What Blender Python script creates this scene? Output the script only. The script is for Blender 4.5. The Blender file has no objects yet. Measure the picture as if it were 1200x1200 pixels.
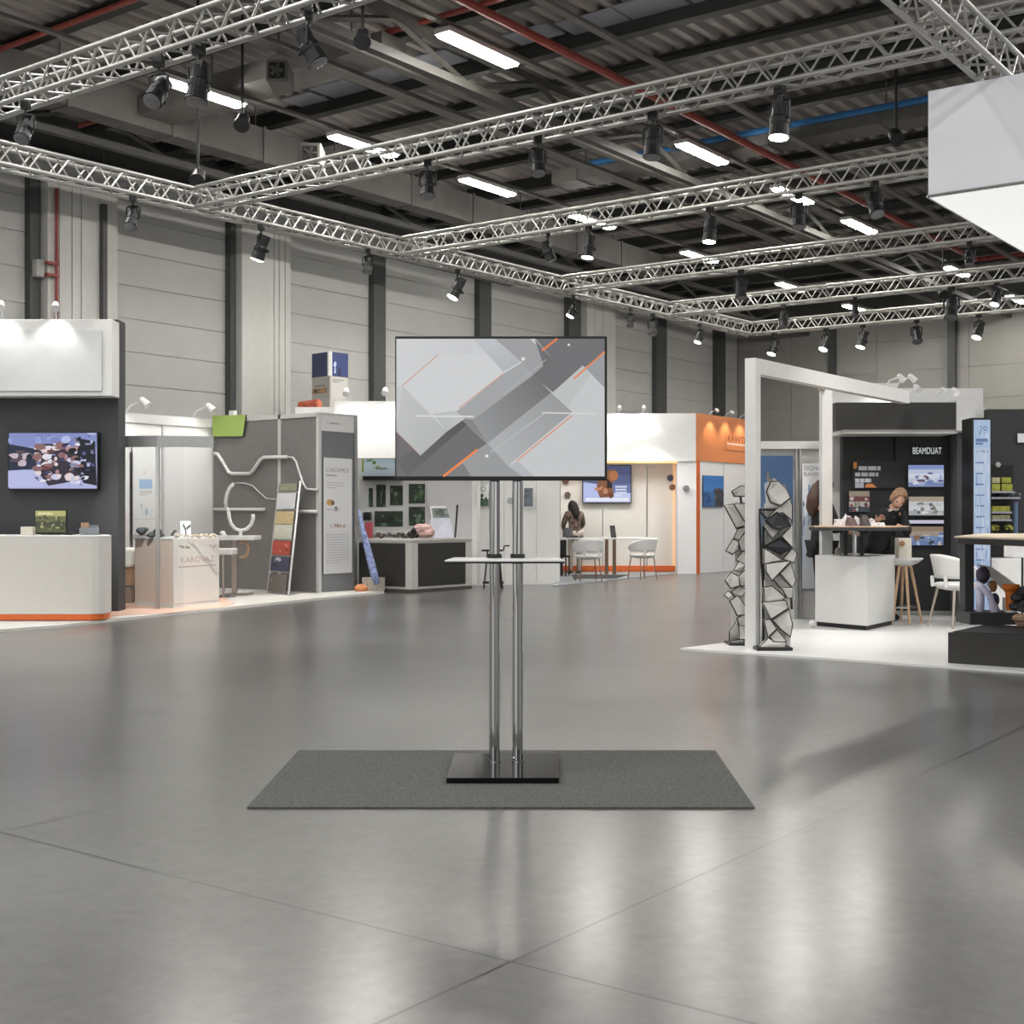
import bpy, bmesh, math, random
from mathutils import Vector, Matrix
C = bpy.context.scene.collection
sc = bpy.context.scene
# ------------------------------------------------------------------ frame: the hall's own axes are X (along the hall) and Y (across it)
f = 1532.449; CY = 605.0; H = 1.3
F = Vector((0.80234, 0.59687, 0)); R = Vector((0.59687, -0.80234, 0)); UP = Vector((0, 0, 1))
CAM_RZ = math.atan2(R.y, R.x)
def D(px, py, d):                      # point at depth d in front of the photographer
    return F*d + R*((px-600)/f*d) + UP*(H+(CY-py)/f*d)
def G(px, py, z=0.0):                  # point on the level plane z
    return D(px, py, (H-z)*f/(py-CY))
def PU(px, py, U):                     # point on the plane X = U
    return D(px, py, U/(F.x+R.x*(px-600)/f))
def PV(px, py, V):
    return D(px, py, V/(F.y+R.y*(px-600)/f))
def DP(y): return H*f/(y-CY)           # depth of a floor point

# ------------------------------------------------------------------ materials
def lin(h):
    h = h.lstrip('#'); o = []
    for i in (0, 2, 4):
        c = int(h[i:i+2], 16)/255
        o.append(c/12.92 if c <= .04045 else ((c+.055)/1.055)**2.4)
    return o
MATS = {}
def mat(name, col='#808080', rough=.5, metal=0., var=.06, scale=9., bump=0., bscale=60., spec=.5, trans=0., coat=0.):
    if name in MATS: return MATS[name]
    m = bpy.data.materials.new(name); m.use_nodes = True
    nt = m.node_tree; b = nt.nodes['Principled BSDF']; L = nt.links.new
    c = lin(col)
    tc = nt.nodes.new('ShaderNodeTexCoord')
    n = nt.nodes.new('ShaderNodeTexNoise'); n.inputs['Scale'].default_value = scale; n.inputs['Detail'].default_value = 4
    L(tc.outputs['Object'], n.inputs['Vector'])
    r = nt.nodes.new('ShaderNodeValToRGB')
    r.color_ramp.elements[0].position = .3; r.color_ramp.elements[1].position = .7
    r.color_ramp.elements[0].color = [x*(1-var) for x in c]+[1]
    r.color_ramp.elements[1].color = [min(1, x*(1+var)) for x in c]+[1]
    L(n.outputs['Fac'], r.inputs['Fac']); L(r.outputs['Color'], b.inputs['Base Color'])
    b.inputs['Roughness'].default_value = rough; b.inputs['Metallic'].default_value = metal
    b.inputs['Specular IOR Level'].default_value = spec
    if trans: b.inputs['Transmission Weight'].default_value = trans
    if coat: b.inputs['Coat Weight'].default_value = coat
    if bump:
        n2 = nt.nodes.new('ShaderNodeTexNoise'); n2.inputs['Scale'].default_value = bscale; n2.inputs['Detail'].default_value = 3
        L(tc.outputs['Object'], n2.inputs['Vector'])
        bp = nt.nodes.new('ShaderNodeBump'); bp.inputs['Strength'].default_value = bump; bp.inputs['Distance'].default_value = .01
        L(n2.outputs['Fac'], bp.inputs['Height']); L(bp.outputs['Normal'], b.inputs['Normal'])
    MATS[name] = m
    return m
def emit(name, col, s):
    if name in MATS: return MATS[name]
    m = bpy.data.materials.new(name); m.use_nodes = True
    b = m.node_tree.nodes['Principled BSDF']; c = lin(col)+[1]
    b.inputs['Base Color'].default_value = c; b.inputs['Emission Color'].default_value = c; b.inputs['Emission Strength'].default_value = s
    MATS[name] = m
    return m
def attr_mat(name, screen=0., rough=.55):
    m = bpy.data.materials.new(name); m.use_nodes = True
    nt = m.node_tree; b = nt.nodes['Principled BSDF']
    a = nt.nodes.new('ShaderNodeAttribute'); a.attribute_name = 'Col'
    if screen:
        b.inputs['Base Color'].default_value = (.01, .01, .01, 1)
        nt.links.new(a.outputs['Color'], b.inputs['Emission Color']); b.inputs['Emission Strength'].default_value = screen
        b.inputs['Roughness'].default_value = .35; b.inputs['Specular IOR Level'].default_value = .2
    else:
        nt.links.new(a.outputs['Color'], b.inputs['Base Color']); b.inputs['Roughness'].default_value = rough
    return m
PRINT = attr_mat('printed sheet'); SCREEN = attr_mat('lit screen', .92); LIGHTBOX = attr_mat('lit print', .75)

# ------------------------------------------------------------------ mesh builder
class MB:
    def __init__(s, M=None): s.v = []; s.f = []; s.c = []; s.M = M
    def add(s, vs, fs, col=None):
        o = len(s.v)
        for p in vs:
            p = Vector(p); s.v.append(s.M @ p if s.M else p)
        for q in fs:
            s.f.append([o+i for i in q]); s.c.append(col)
        return s
    def hexa(s, a, b, col=None):        # a, b: two quads of points
        return s.add(list(a)+list(b), [(0,1,2,3), (7,6,5,4), (0,4,5,1), (1,5,6,2), (2,6,7,3), (3,7,4,0)], col)
    def box(s, x0, x1, y0, y1, z0, z1):
        return s.hexa([(x0,y0,z0),(x1,y0,z0),(x1,y1,z0),(x0,y1,z0)], [(x0,y0,z1),(x1,y0,z1),(x1,y1,z1),(x0,y1,z1)])
    def fb(s, px0, px1, py0, py1, d0, d1):   # box facing the photographer: front face at depth d0, back at d1, straight sides
        a = [D(px0,py0,d0), D(px1,py0,d0), D(px1,py1,d0), D(px0,py1,d0)]
        return s.hexa(a, [p+F*(d1-d0) for p in a])
    def extr(s, poly, vec):
        n = len(poly); vec = Vector(vec); poly = [Vector(p) for p in poly]
        return s.add(poly+[p+vec for p in poly], [list(range(n)), list(range(2*n-1, n-1, -1))]+[(i, (i+1) % n, n+(i+1) % n, n+i) for i in range(n)])
    def tube(s, pts, r, n=8, closed=False):
        pts = [Vector(p) for p in pts]; m = len(pts); rs = r if isinstance(r, (list, tuple)) else [r]*m
        vs = []; fs = []; prev = None
        for i, p in enumerate(pts):
            if closed: t = pts[(i+1) % m]-pts[i-1]
            else: t = pts[min(i+1, m-1)]-pts[max(i-1, 0)]
            if t.length < 1e-9: t = Vector((0,0,1))
            t.normalize()
            if prev is None:
                u = t.orthogonal().normalized()
            else:
                u = (prev-t*prev.dot(t)); u = u.normalized() if u.length > 1e-6 else t.orthogonal().normalized()
            prev = u; w = t.cross(u)
            for k in range(n):
                a = 2*math.pi*(k+.5)/n; vs.append(p+(u*math.cos(a)+w*math.sin(a))*rs[i])
        for i in range(m if closed else m-1):
            j = (i+1) % m
            for k in range(n): fs.append((i*n+k, i*n+(k+1) % n, j*n+(k+1) % n, j*n+k))
        if not closed: fs += [list(range(n-1, -1, -1)), [(m-1)*n+k for k in range(n)]]
        return s.add(vs, fs)
    def lathe(s, prof, c=(0,0,0), n=20, axis=None):
        c = Vector(c); q = Vector((0,0,1)).rotation_difference(Vector(axis)) if axis is not None else None
        vs = []; fs = []; m = len(prof)
        for r, z in prof:
            for k in range(n):
                a = 2*math.pi*k/n; p = Vector((r*math.cos(a), r*math.sin(a), z))
                vs.append(c+(q @ p if q else p))
        for i in range(m-1):
            for k in range(n): fs.append((i*n+k, i*n+(k+1) % n, (i+1)*n+(k+1) % n, (i+1)*n+k))
        fs += [list(range(n-1, -1, -1)), [(m-1)*n+k for k in range(n)]]
        return s.add(vs, fs)
    def ball(s, c, r, sc=(1,1,1), n=14, m=9, bumps=None):
        c = Vector(c); vs = []; fs = []
        for i in range(1, m):
            t = math.pi*i/m
            for k in range(n):
                a = 2*math.pi*k/n; p = Vector((math.sin(t)*math.cos(a), math.sin(t)*math.sin(a), math.cos(t)))
                q = 1.0 if bumps is None else bumps(p)
                vs.append(c+Vector((p.x*sc[0], p.y*sc[1], p.z*sc[2]))*r*q)
        vs += [c+Vector((0,0,r*sc[2])), c-Vector((0,0,r*sc[2]))]
        for i in range(m-2):
            for k in range(n): fs.append((i*n+k, (i+1)*n+k, (i+1)*n+(k+1) % n, i*n+(k+1) % n))
        t = (m-1)*n
        for k in range(n): fs += [(t, k, (k+1) % n), (t+1, (m-2)*n+(k+1) % n, (m-2)*n+k)]
        return s.add(vs, fs)
    def build(s, name, m, parent=None, bevel=0, smooth=False, origin=None):
        inv = ROOTM[parent.name].inverted() if parent else None
        vs = [inv @ v for v in s.v] if inv else s.v
        loc = Vector((0,0,0))
        if origin is not None: loc = Vector(origin)
        elif parent is None and vs:
            lo = [min(v[i] for v in vs) for i in range(3)]; hi = [max(v[i] for v in vs) for i in range(3)]
            loc = Vector(((lo[0]+hi[0])/2, (lo[1]+hi[1])/2, lo[2]))
        me = bpy.data.meshes.new(name); me.from_pydata([v-loc for v in vs], [], s.f)
        bm = bmesh.new(); bm.from_mesh(me); bmesh.ops.recalc_face_normals(bm, faces=bm.faces); bm.to_mesh(me); bm.free()
        if any(c is not None for c in s.c):
            at = me.color_attributes.new('Col', 'FLOAT_COLOR', 'CORNER')
            for p, c in zip(me.polygons, s.c):
                for k, li in enumerate(p.loop_indices):
                    at.data[li].color = list(c if not isinstance(c[0], (list, tuple)) else c[0])+[1]
        if smooth:
            for p in me.polygons: p.use_smooth = True
        me.materials.append(m)
        o = bpy.data.objects.new(name, me); C.objects.link(o); o.location = loc
        ROOTM[o.name] = (ROOTM[parent.name] if parent else Matrix.Identity(4)) @ Matrix.Translation(loc)
        if parent: o.parent = parent
        if bevel:
            b = o.modifiers.new('bevel', 'BEVEL'); b.width = bevel; b.segments = 2; b.limit_method = 'ANGLE'
        return o
ROOTM = {}
def tag(o, label=None, cat=None, group=None, kind=None):
    if label: o['label'] = label
    if cat: o['category'] = cat
    if group: o['group'] = group
    if kind: o['kind'] = kind
    return o
def thing(name, label, cat, loc=(0,0,0), rz=0, group=None):
    o = bpy.data.objects.new(name, None); C.objects.link(o); o.empty_display_size = .1
    o.location = loc; o.rotation_euler = (0,0,rz)
    ROOTM[o.name] = Matrix.Translation(Vector(loc)) @ Matrix.Rotation(rz, 4, 'Z')
    return tag(o, label, cat, group)
def solo(name, label, cat, mb, m, group=None, **k): return tag(mb.build(name, m, **k), label, cat, group)
def struct(name, mb, m, **k): return tag(mb.build(name, m, **k), kind='structure')
def dup(root, loc, rz, label=None, group=None, scale=None):
    r = root.copy(); C.objects.link(r); r.location = loc; r.rotation_euler = (0,0,rz)
    if scale: r.scale = (scale,)*3
    if label: r['label'] = label
    if group: r['group'] = group
    for ch in list(root.children):
        c = ch.copy(); C.objects.link(c); c.parent = r
        for g in ch.children:
            e = g.copy(); C.objects.link(e); e.parent = c
    return r
# ---- flat printed / lit pictures: polygons on a quad given by its corners tl, tr, bl, br
_font = {}
def glyphs(t):
    if t not in _font:
        cu = bpy.data.curves.new('t', 'FONT'); cu.body = t; o = bpy.data.objects.new('t', cu); C.objects.link(o)
        me = bpy.data.meshes.new_from_object(o.evaluated_get(bpy.context.evaluated_depsgraph_get()))
        xs = [v.co.x for v in me.vertices]; ys = [v.co.y for v in me.vertices]
        x0, y0, w, h = min(xs), min(ys), max(xs)-min(xs), max(ys)-min(ys)
        _font[t] = ([((v.co.x-x0)/w, (v.co.y-y0)/h) for v in me.vertices], [list(p.vertices) for p in me.polygons])
        bpy.data.objects.remove(o); bpy.data.meshes.remove(me); bpy.data.curves.remove(cu)
    return _font[t]
class Art(MB):
    def __init__(s, tl, tr, bl, br=None, step=.0004, thick=.012):
        super().__init__(); s.q = [Vector(tl), Vector(tr), Vector(bl), Vector(br) if br else Vector(tr)+Vector(bl)-Vector(tl)]
        s.n = (s.q[2]-s.q[0]).cross(s.q[1]-s.q[0]).normalized()
        if s.n.dot(s.q[0]-Vector((0,0,H))) > 0: s.n = -s.n
        s.k = 0; s.step = step
        a = [s.q[0], s.q[1], s.q[3], s.q[2]]
        s.hexa([p-s.n*.0002 for p in a], [p-s.n*thick for p in a], lin('#2a2a2a'))
    def p(s, x, y):
        a, b, c, d = s.q; return a*(1-x)*(1-y)+b*x*(1-y)+c*(1-x)*y+d*x*y+s.n*s.step*s.k
    def poly(s, pts, col):
        s.add([s.p(*q) for q in pts], [list(range(len(pts)))], lin(col)); s.k += 1; return s
    def rect(s, x0, y0, x1, y1, col): return s.poly([(x0,y0),(x1,y0),(x1,y1),(x0,y1)], col)
    def fill(s, *cols):                    # whole sheet, bands top to bottom
        n = len(cols)
        for i, c in enumerate(cols):
            s.add([s.p(0,i/n), s.p(1,i/n), s.p(1,(i+1)/n), s.p(0,(i+1)/n)], [(0,1,2,3)], lin(c))
        s.k += 1; return s
    def line(s, x0, y0, x1, y1, w, col, asp=1.):
        dx, dy = (x1-x0)*asp, y1-y0; l = math.hypot(dx, dy); nx, ny = -dy/l*w/2/asp, dx/l*w/2
        return s.poly([(x0+nx,y0+ny),(x1+nx,y1+ny),(x1-nx,y1-ny),(x0-nx,y0-ny)], col)
    def disc(s, x, y, rx, ry, col, n=12):
        return s.poly([(x+rx*math.cos(2*math.pi*k/n), y+ry*math.sin(2*math.pi*k/n)) for k in range(n)], col)
    def text(s, t, x0, y0, x1, y1, col):
        v, fc = glyphs(t)
        s.add([s.p(x0+(x1-x0)*a, y1-(y1-y0)*b) for a, b in v], fc, lin(col)); s.k += 1; return s
    def bars(s, x0, y0, x1, n, pitch, h, col, seed=1, words=5):   # lines of small unreadable copy
        rr = random.Random(seed)
        for i in range(n):
            x = x0; y = y0+i*pitch; end = x1 if i < n-1 else x0+(x1-x0)*.6
            while x < end-.01:
                w = min((x1-x0)/words*rr.uniform(.5, 1.2), end-x)
                s.add([s.p(x,y), s.p(x+w,y), s.p(x+w,y+h), s.p(x,y+h)], [(0,1,2,3)], lin(col)); x += w+(x1-x0)*.025
        s.k += 1; return s
    def blobs(s, x0, y0, x1, y1, n, cols, seed=1, r=(.03,.1)):
        rr = random.Random(seed)
        for i in range(n):
            x, y, a, b = rr.uniform(x0,x1), rr.uniform(y0,y1), rr.uniform(*r), rr.uniform(*r)
            k = rr.randint(5, 9); ph = rr.random()*6
            pts = []
            for j in range(k):
                t = ph+2*math.pi*j/k; q = rr.uniform(.7, 1.1)
                pts.append((min(1,max(0,x+a*q*math.cos(t))), min(1,max(0,y+b*q*math.sin(t)))))
            s.poly(pts, rr.choice(cols))
        return s
def artf(px0, px1, py0, py1, d, **k): return Art(D(px0,py0,d), D(px1,py0,d), D(px0,py1,d), D(px1,py1,d), **k)

WHITE = mat('white laminate', '#e4e4e2', .45, var=.015); WHITE2 = mat('white painted board', '#dededc', .5, var=.02)
BLACK = mat('charcoal board', '#262728', .6, var=.08); DARK = mat('dark grey board', '#3b3d3f', .6, var=.05)
BLK = mat('black plastic', '#111112', .4, var=.1); ALU = mat('brushed aluminium', '#c9c9c7', .33, 1., var=.05)
GREYB = mat('grey felt board', '#7d7b79', .8, var=.04, bump=.15, bscale=300); POSTM = mat('white aluminium post', '#d2d2d0', .4, .1, var=.03)
CHROME = mat('chrome', '#c6c6c7', .06, 1., var=.01); ORANGE = mat('orange laminate', '#d9692c', .45, var=.04)
PINK = mat('pale pink laminate', '#ecd8cb', .5, var=.02); WOOD = mat('pale beech wood', '#c2a284', .5, var=.12, scale=22)
LAMPW = mat('white lamp enamel', '#ececec', .35, var=.02); STEEL = mat('dark steel', '#4c4d4b', .55, .2, var=.12)

# ------------------------------------------------------------------ the hall
def concrete():
    m = bpy.data.materials.new('polished concrete'); m.use_nodes = True
    nt = m.node_tree; N = nt.nodes.new; L = nt.links.new; b = nt.nodes['Principled BSDF']
    tc = N('ShaderNodeTexCoord'); sep = N('ShaderNodeSeparateXYZ'); L(tc.outputs['Object'], sep.inputs[0])
    def math_(op, a, bb=None, v=None):
        n = N('ShaderNodeMath'); n.operation = op
        L(a, n.inputs[0])
        if bb is not None: L(bb, n.inputs[1])
        elif v is not None: n.inputs[1].default_value = v
        return n.outputs[0]
    def joint(out, off, per, w):
        a = math_('ADD', out, v=-off+per*40+per/2); a = math_('MODULO', a, v=per); a = math_('ADD', a, v=-per/2); a = math_('ABSOLUTE', a)
        return math_('LESS_THAN', a, v=w)
    j = math_('MAXIMUM', joint(sep.outputs['X'], 3.06, 2.42, .0062), joint(sep.outputs['Y'], 2.28, 2.63, .0062))
    n1 = N('ShaderNodeTexNoise'); n1.inputs['Scale'].default_value = .55; n1.inputs['Detail'].default_value = 7; n1.inputs['Roughness'].default_value = .62
    n2 = N('ShaderNodeTexNoise'); n2.inputs['Scale'].default_value = 13; n2.inputs['Detail'].default_value = 5; n2.inputs['Roughness'].default_value = .65
    L(tc.outputs['Object'], n1.inputs['Vector']); L(tc.outputs['Object'], n2.inputs['Vector'])
    mp = N('ShaderNodeMapping'); mp.inputs['Rotation'].default_value = (0,0,-CAM_RZ); mp.inputs['Scale'].default_value = (1.2, 9, 1)
    n3 = N('ShaderNodeTexNoise'); n3.inputs['Scale'].default_value = 2.0; n3.inputs['Detail'].default_value = 4
    L(tc.outputs['Object'], mp.inputs['Vector']); L(mp.outputs['Vector'], n3.inputs['Vector'])
    s = math_('ADD', math_('MULTIPLY', n1.outputs['Fac'], v=.6), math_('MULTIPLY', n2.outputs['Fac'], v=.4))
    r = N('ShaderNodeValToRGB'); r.color_ramp.elements[0].position = .33; r.color_ramp.elements[1].position = .68
    r.color_ramp.elements[0].color = lin('#4b4a49')+[1]; r.color_ramp.elements[1].color = lin('#70706d')+[1]
    L(s, r.inputs['Fac'])
    mx = N('ShaderNodeMixRGB'); mx.blend_type = 'MULTIPLY'; L(j, mx.inputs['Fac']); L(r.outputs['Color'], mx.inputs['Color1']); mx.inputs['Color2'].default_value = (.3,.3,.29,1)
    L(mx.outputs['Color'], b.inputs['Base Color'])
    rr = N('ShaderNodeMapRange'); rr.inputs['To Min'].default_value = .28; rr.inputs['To Max'].default_value = .33
    L(s, rr.inputs['Value']); L(rr.outputs['Result'], b.inputs['Roughness'])
    b.inputs['Specular IOR Level'].default_value = .42
    b.inputs['Coat Roughness'].default_value = .205; L(math_('MULTIPLY', math_('SUBTRACT', math_('MULTIPLY', j, v=-1.), v=-1.), v=.5), b.inputs['Coat Weight'])
    bp = N('ShaderNodeBump'); bp.inputs['Strength'].default_value = .04; bp.inputs['Distance'].default_value = .006
    return m
UE, VE = 41.5, 21.0           # far end wall and long left wall
struct('floor', MB().box(-9, UE+.3, -26, VE+.3, -.2, 0), concrete(), origin=(0,0,0))
WALL = mat('light grey sandwich panel', '#b1b1ad', .55, var=.03, scale=2)
mb = MB(); z = .0; ZT = 7.75
while z < ZT:                                  # horizontal panels with open joints
    mb.box(-9, UE, VE+.03, VE+.12, z+.008, min(z+.632, ZT)); z += .64
mb.box(-9, UE, VE+.06, VE+.2, 0, ZT)
struct('wall_left', mb, WALL)
mb = MB(); z = 0
while z < ZT:
    y = -26
    while y < VE:
        mb.box(UE+.03, UE+.12, y+.006, min(y+3.0, VE)-.006, z+.008, min(z+.99, ZT)); y += 3.0
    z += 1.0
mb.box(UE+.06, UE+.2, -26, VE+.2, 0, ZT)
struct('wall_back', mb, mat('grey end wall panel', '#93918c', .55, var=.03, scale=2))
PIL = mat('pale pilaster board', '#c5c4bf', .6, var=.03); COLM = mat('dark steel column', '#494b4a', .55, .1, var=.08)
nt_ = [0]
def trim(mb, m):
    nt_[0] += 1; return struct('trim_%d' % nt_[0], mb, m)
def onV(px, V): return PV(px, CY, V)
for a, b in ((30,42),(433,447),(557,571),(765,777),(836,846),(265,271),(662,676),(940,941)):      # steel columns on the long wall; the thinnest is a pilaster's shade built dark
    if a > 900: continue
    trim(MB().box(onV(a,VE).x, onV(b,VE).x, VE-.14, VE+.1, 0, ZT), COLM)
for a, b, seams in ((43,126,(57,72,83)),(271,329,(309,315,322)),(677,711,(686,696))):               # pale boxed-in pilasters
    mb = MB(); xs = [onV(a,VE).x]+[onV(s,VE).x for s in seams]+[onV(b,VE).x]
    for p, q in zip(xs, xs[1:]): mb.box(p+.012, q-.012, VE-.32, VE+.05, 0, ZT)
    mb.box(xs[0]+.01, xs[-1]-.01, VE-.29, VE+.05, 0, ZT)
    trim(mb, PIL)
trim(MB().box(onV(104,VE).x, onV(109,VE).x, VE-.44, VE-.33, 0, 7.1), COLM)
def onU(px): return PU(px, CY, UE).y
for a, b in ((855,862),(973,980),(1112,1121),(1260,1270)): trim(MB().box(UE-.16, UE+.1, onU(b), onU(a), 0, ZT), COLM)
# red riser pipe with a grey box on the column at the left
t = thing('riser_pipe', 'thin red pipe running up the wall beside the leftmost dark column', 'pipe', (onV(51,VE).x, VE-.4, 0))
x = onV(51, VE).x; MB().tube([(x,VE-.4,0),(x,VE-.4,7.2)], .03).build('pipe', mat('red pipe paint', '#8c3a34', .5), t)
zz = PV(46, 314, VE-.3).z; MB().box(x-.22, x+.02, VE-.46, VE-.36, zz+.07, zz+.12).box(x-.22, x+.02, VE-.46, VE-.36, zz-.14, zz-.09).build('bracket', MATS['red pipe paint'], t)
solo('junction_box', 'small grey box on the leftmost dark column above the booth', 'box', MB().box(onV(32,VE).x, onV(42,VE).x, VE-.3, VE-.13, zz-.16, zz+.16), mat('grey box enamel', '#aaa9a4', .5), bevel=.02)

# roof
DECK = mat('trapezoidal roof sheet', '#a8a29e', .55, .1, var=.07, scale=1.2)
mb = MB(); y = -26; pv = []; per = .30
while y < VE+.4:
    pv += [(y, 8.6), (y+per*.35, 8.6), (y+per*.5, 8.68), (y+per*.85, 8.68)]; y += per
vs = [(x, a, b) for a, b in pv for x in (-9, UE+.3)]
mb.add(vs, [(2*i, 2*i+1, 2*i+3, 2*i+2) for i in range(len(pv)-1)])
struct('ceiling', mb, DECK, origin=(0,0,8.6))
trim(MB().box(-9, UE, VE-.1, VE+.3, ZT-.05, 8.7), STEEL); trim(MB().box(UE-.1, UE+.3, -26, VE+.2, ZT-.05, 8.7), STEEL)
BEAM = mat('dark roof beam', '#353634', .6, .1, var=.1)
u = -6.4; k = 0
while u < UE-.3:                                # purlins across the hall; every second one is deeper
    deep = k % 2 == 0
    zb = 8.36 if deep else 8.47
    mb = MB().box(u-.012, u+.012, -26, VE, zb, 8.6)
    mb.box(u-.1, u+.1, -26, VE, zb-.02, zb).box(u-.1, u+.1, -26, VE, 8.57, 8.6)
    struct('beam', mb, BEAM); u += 1.63; k += 1
GIR = mat('grey girder steel', '#494843', .6, .1, var=.12)
for v in (18.4, 11.75, 4.3, -4.0):              # lattice girders along the hall
    mb = MB().box(-9, UE, v-.07, v+.07, 7.42, 7.54); mb.box(-9, UE, v-.07, v+.07, 7.95, 8.06)
    u = -6.4
    while u < UE-2:
        mb.tube([(u, v, 7.98), (u+1.63, v, 7.5), (u+3.26, v, 7.98)], .05, 4); u += 3.26
    struct('beam', mb, GIR)
# translucent roof sheets
TRANS = mat('translucent roof sheet', '#a9abb5', .35, var=.08, scale=3)
for i, (px, py, w, l) in enumerate(((400,105,.75,.8),(455,88,.75,.8),(512,70,.6,.8),(700,28,.8,1.0),(770,8,.8,1.0),(360,117,.6,.7),(625,40,.5,.8),(838,-12,.8,1.0),(700,122,.5,.9))):
    p = G(px, py, 8.58)
    struct('window_%d' % (i+1), MB().box(p.x-w/2, p.x+w/2, p.y-l/2, p.y+l/2, 8.565, 8.59), TRANS)
# ducts, pipes, conduits
DUCT = mat('galvanised duct', '#62605c', .65, 0., var=.14, scale=2.5)
p = G(200, 158, 7.6)
DY = p.y
mb = MB().box(2, 30, p.y, p.y+.42, 7.6, 8.2)
for u in range(2, 30, 2): mb.box(u, u+.05, p.y-.025, p.y+.445, 7.575, 8.225).box(u, u+.02, p.y+.2, p.y+.22, 8.1, 8.62)
solo('air_duct', 'long square grey air duct running along the left wall under the roof', 'duct', mb, DUCT)
p = G(990, 152, 7.78)
mb = MB().box(p.x, p.x+.62, -6, 14.6, 7.78, 8.04)
for v in range(-6, 15, 2): mb.box(p.x-.02, p.x+.64, v, v+.05, 7.765, 8.05).box(p.x+.3, p.x+.32, v, v+.02, 8.0, 8.62)
solo('air_duct', 'square grey air duct crossing the hall beside the blue pipe', 'duct', mb, DUCT)
q = G(860, 153, 7.97)
solo('blue_pipe', 'bright blue pipe running along the top of the cross duct', 'pipe', MB().tube([(p.x-.1,-4,8.0),(p.x-.1,13.8,8.0)], .055), mat('blue pipe', '#2f6fa8', .4))
p = G(300, 115, 7.5)
mb = MB().box(p.x, p.x+.7, 12.6, DY-.04, 7.76, 8.05); mb.box(p.x+.1, p.x+.6, 12.2, 12.6, 7.79, 8.0)
for v in (13, 14.5, 16): mb.box(p.x+.34, p.x+.36, v, v+.02, 7.9, 8.62)
solo('air_duct', 'short pale air duct crossing behind the strip light at the upper left', 'duct', mb, DUCT)
p = G(60, 150, 7.0); solo('air_duct', 'dark narrow duct close to the long left wall', 'duct', (lambda m_: [m_.box(4, 26, VE-1.9, VE-1.55, 7.0, 7.3)]+[m_.box(u, u+.03, VE-1.74, VE-1.71, 7.25, 8.62) for u in range(5, 26, 3)])(MB())[0], STEEL)
REDP = mat('red sprinkler paint', '#96443a', .5, var=.08)
def pipe(label, pts, r=.05): return solo('sprinkler_pipe', label, 'pipe', MB().tube(pts, r), REDP)
p = G(815, 138, 7.69); pipe('thick red pipe running the length of the hall right of the strip lights', [(-6,p.y,7.69),(33,p.y,7.69),(33,p.y-4,7.69)], .06)
for u_px, lab, v0, v1, zz in (((80,28),'thin red pipe crossing the roof at the upper left corner',5,20,8.05),((230,107),'red pipe crossing behind the strip light at the upper left',13.6,19.5,8.05),((440,42),'red pipe crossing the roof left of the largest strip light',10.2,16,8.05)):
    p = G(*u_px, zz); pipe(lab, [(p.x,v0,zz),(p.x,v1,zz)], .04)
COND = mat('grey conduit', '#6d6a65', .6, 0., var=.08)
def rail(label, v, z, w=.05, u0=-6, u1=40.5, h=.05):
    return solo('conduit_rail', label, 'conduit', MB().box(u0, u1, v-w, v+w, z, z+h), COND)
rail('thin light rail carrying the left row of strip lights', 15.30, 7.72)
rail('thin light rail carrying the right row of strip lights', 10.90, 7.72)
p = G(500, 72, 7.8); rail('wide cable tray running along the roof between the two light rows', 13.1, 7.62, .12, h=.07)
rail('cable tray running beside the lattice girder left of the largest strip light', 12.35, 7.62, .07)
rail('cable tray running near the right light row towards the far wall', 9.3, 7.62, .06)
for i, (px, py) in enumerate(((324,82),(363,180))):
    t = thing('fan_unit', ('grey air unit with square fan above the upper left strip light','grey air unit with square fan beside the second left strip light')[i], 'fan unit', (0,0,0), group='fan units under the roof')
    d = (7.35-H)*f/(CY-py)
    MB().fb(px-13, px+13, py-13, py+13, d, d+.55).build('housing', DUCT, t, bevel=.02)
    g = MB().fb(px-9, px+9, py-9, py+9, d-.02, d); g.build('grille', BLK, t)
    fr = MB()
    for k in range(5): fr.tube([D(px,py,d-.03), D(px+8*math.cos(k*1.257),py+8*math.sin(k*1.257),d-.03)], .03, 4)
    fr.build('fan_blades', GIR, t)

# strip lights
TUBE = emit('strip light diffuser', '#fffbf5', 140.)
def strip(label):
    t = thing('strip_light', label, 'ceiling light', group='fluorescent strip lights')
    MB().box(-.78,.78,-.13,.13,.02,.09).build('housing', mat('lamp housing', '#b9b8b4', .5), t)
    MB().box(-.75,.75,-.105,.105,-.015,.02).build('diffuser', TUBE, t, bevel=.01)
    for s in (-1, 1): MB().tube([(s*.5,0,.09),(s*.5,0,.14)], .012, 6).build('hanger', COND, t)
    return t
ORD = 'first second third fourth fifth sixth seventh eighth ninth tenth eleventh twelfth'.split()
la = [12.85, 16.35, 19.8, 23.45, 28.2, 33.4, 38.0]; lb = [13.9, 20.2, 23.9, 27.3, 33.8, 39.2]
proto = None
for v, us, nm in ((15.3, la, 'left'), (10.9, lb, 'right')):
    for i, u in enumerate(us):
        lab = 'white fluorescent strip light, %s from the near end of the %s-hand row' % (ORD[i], nm)
        if proto is None: proto = strip(lab); proto.location = (u, v, 7.58)
        else: dup(proto, (u, v, 7.58), 0, lab)
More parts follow.
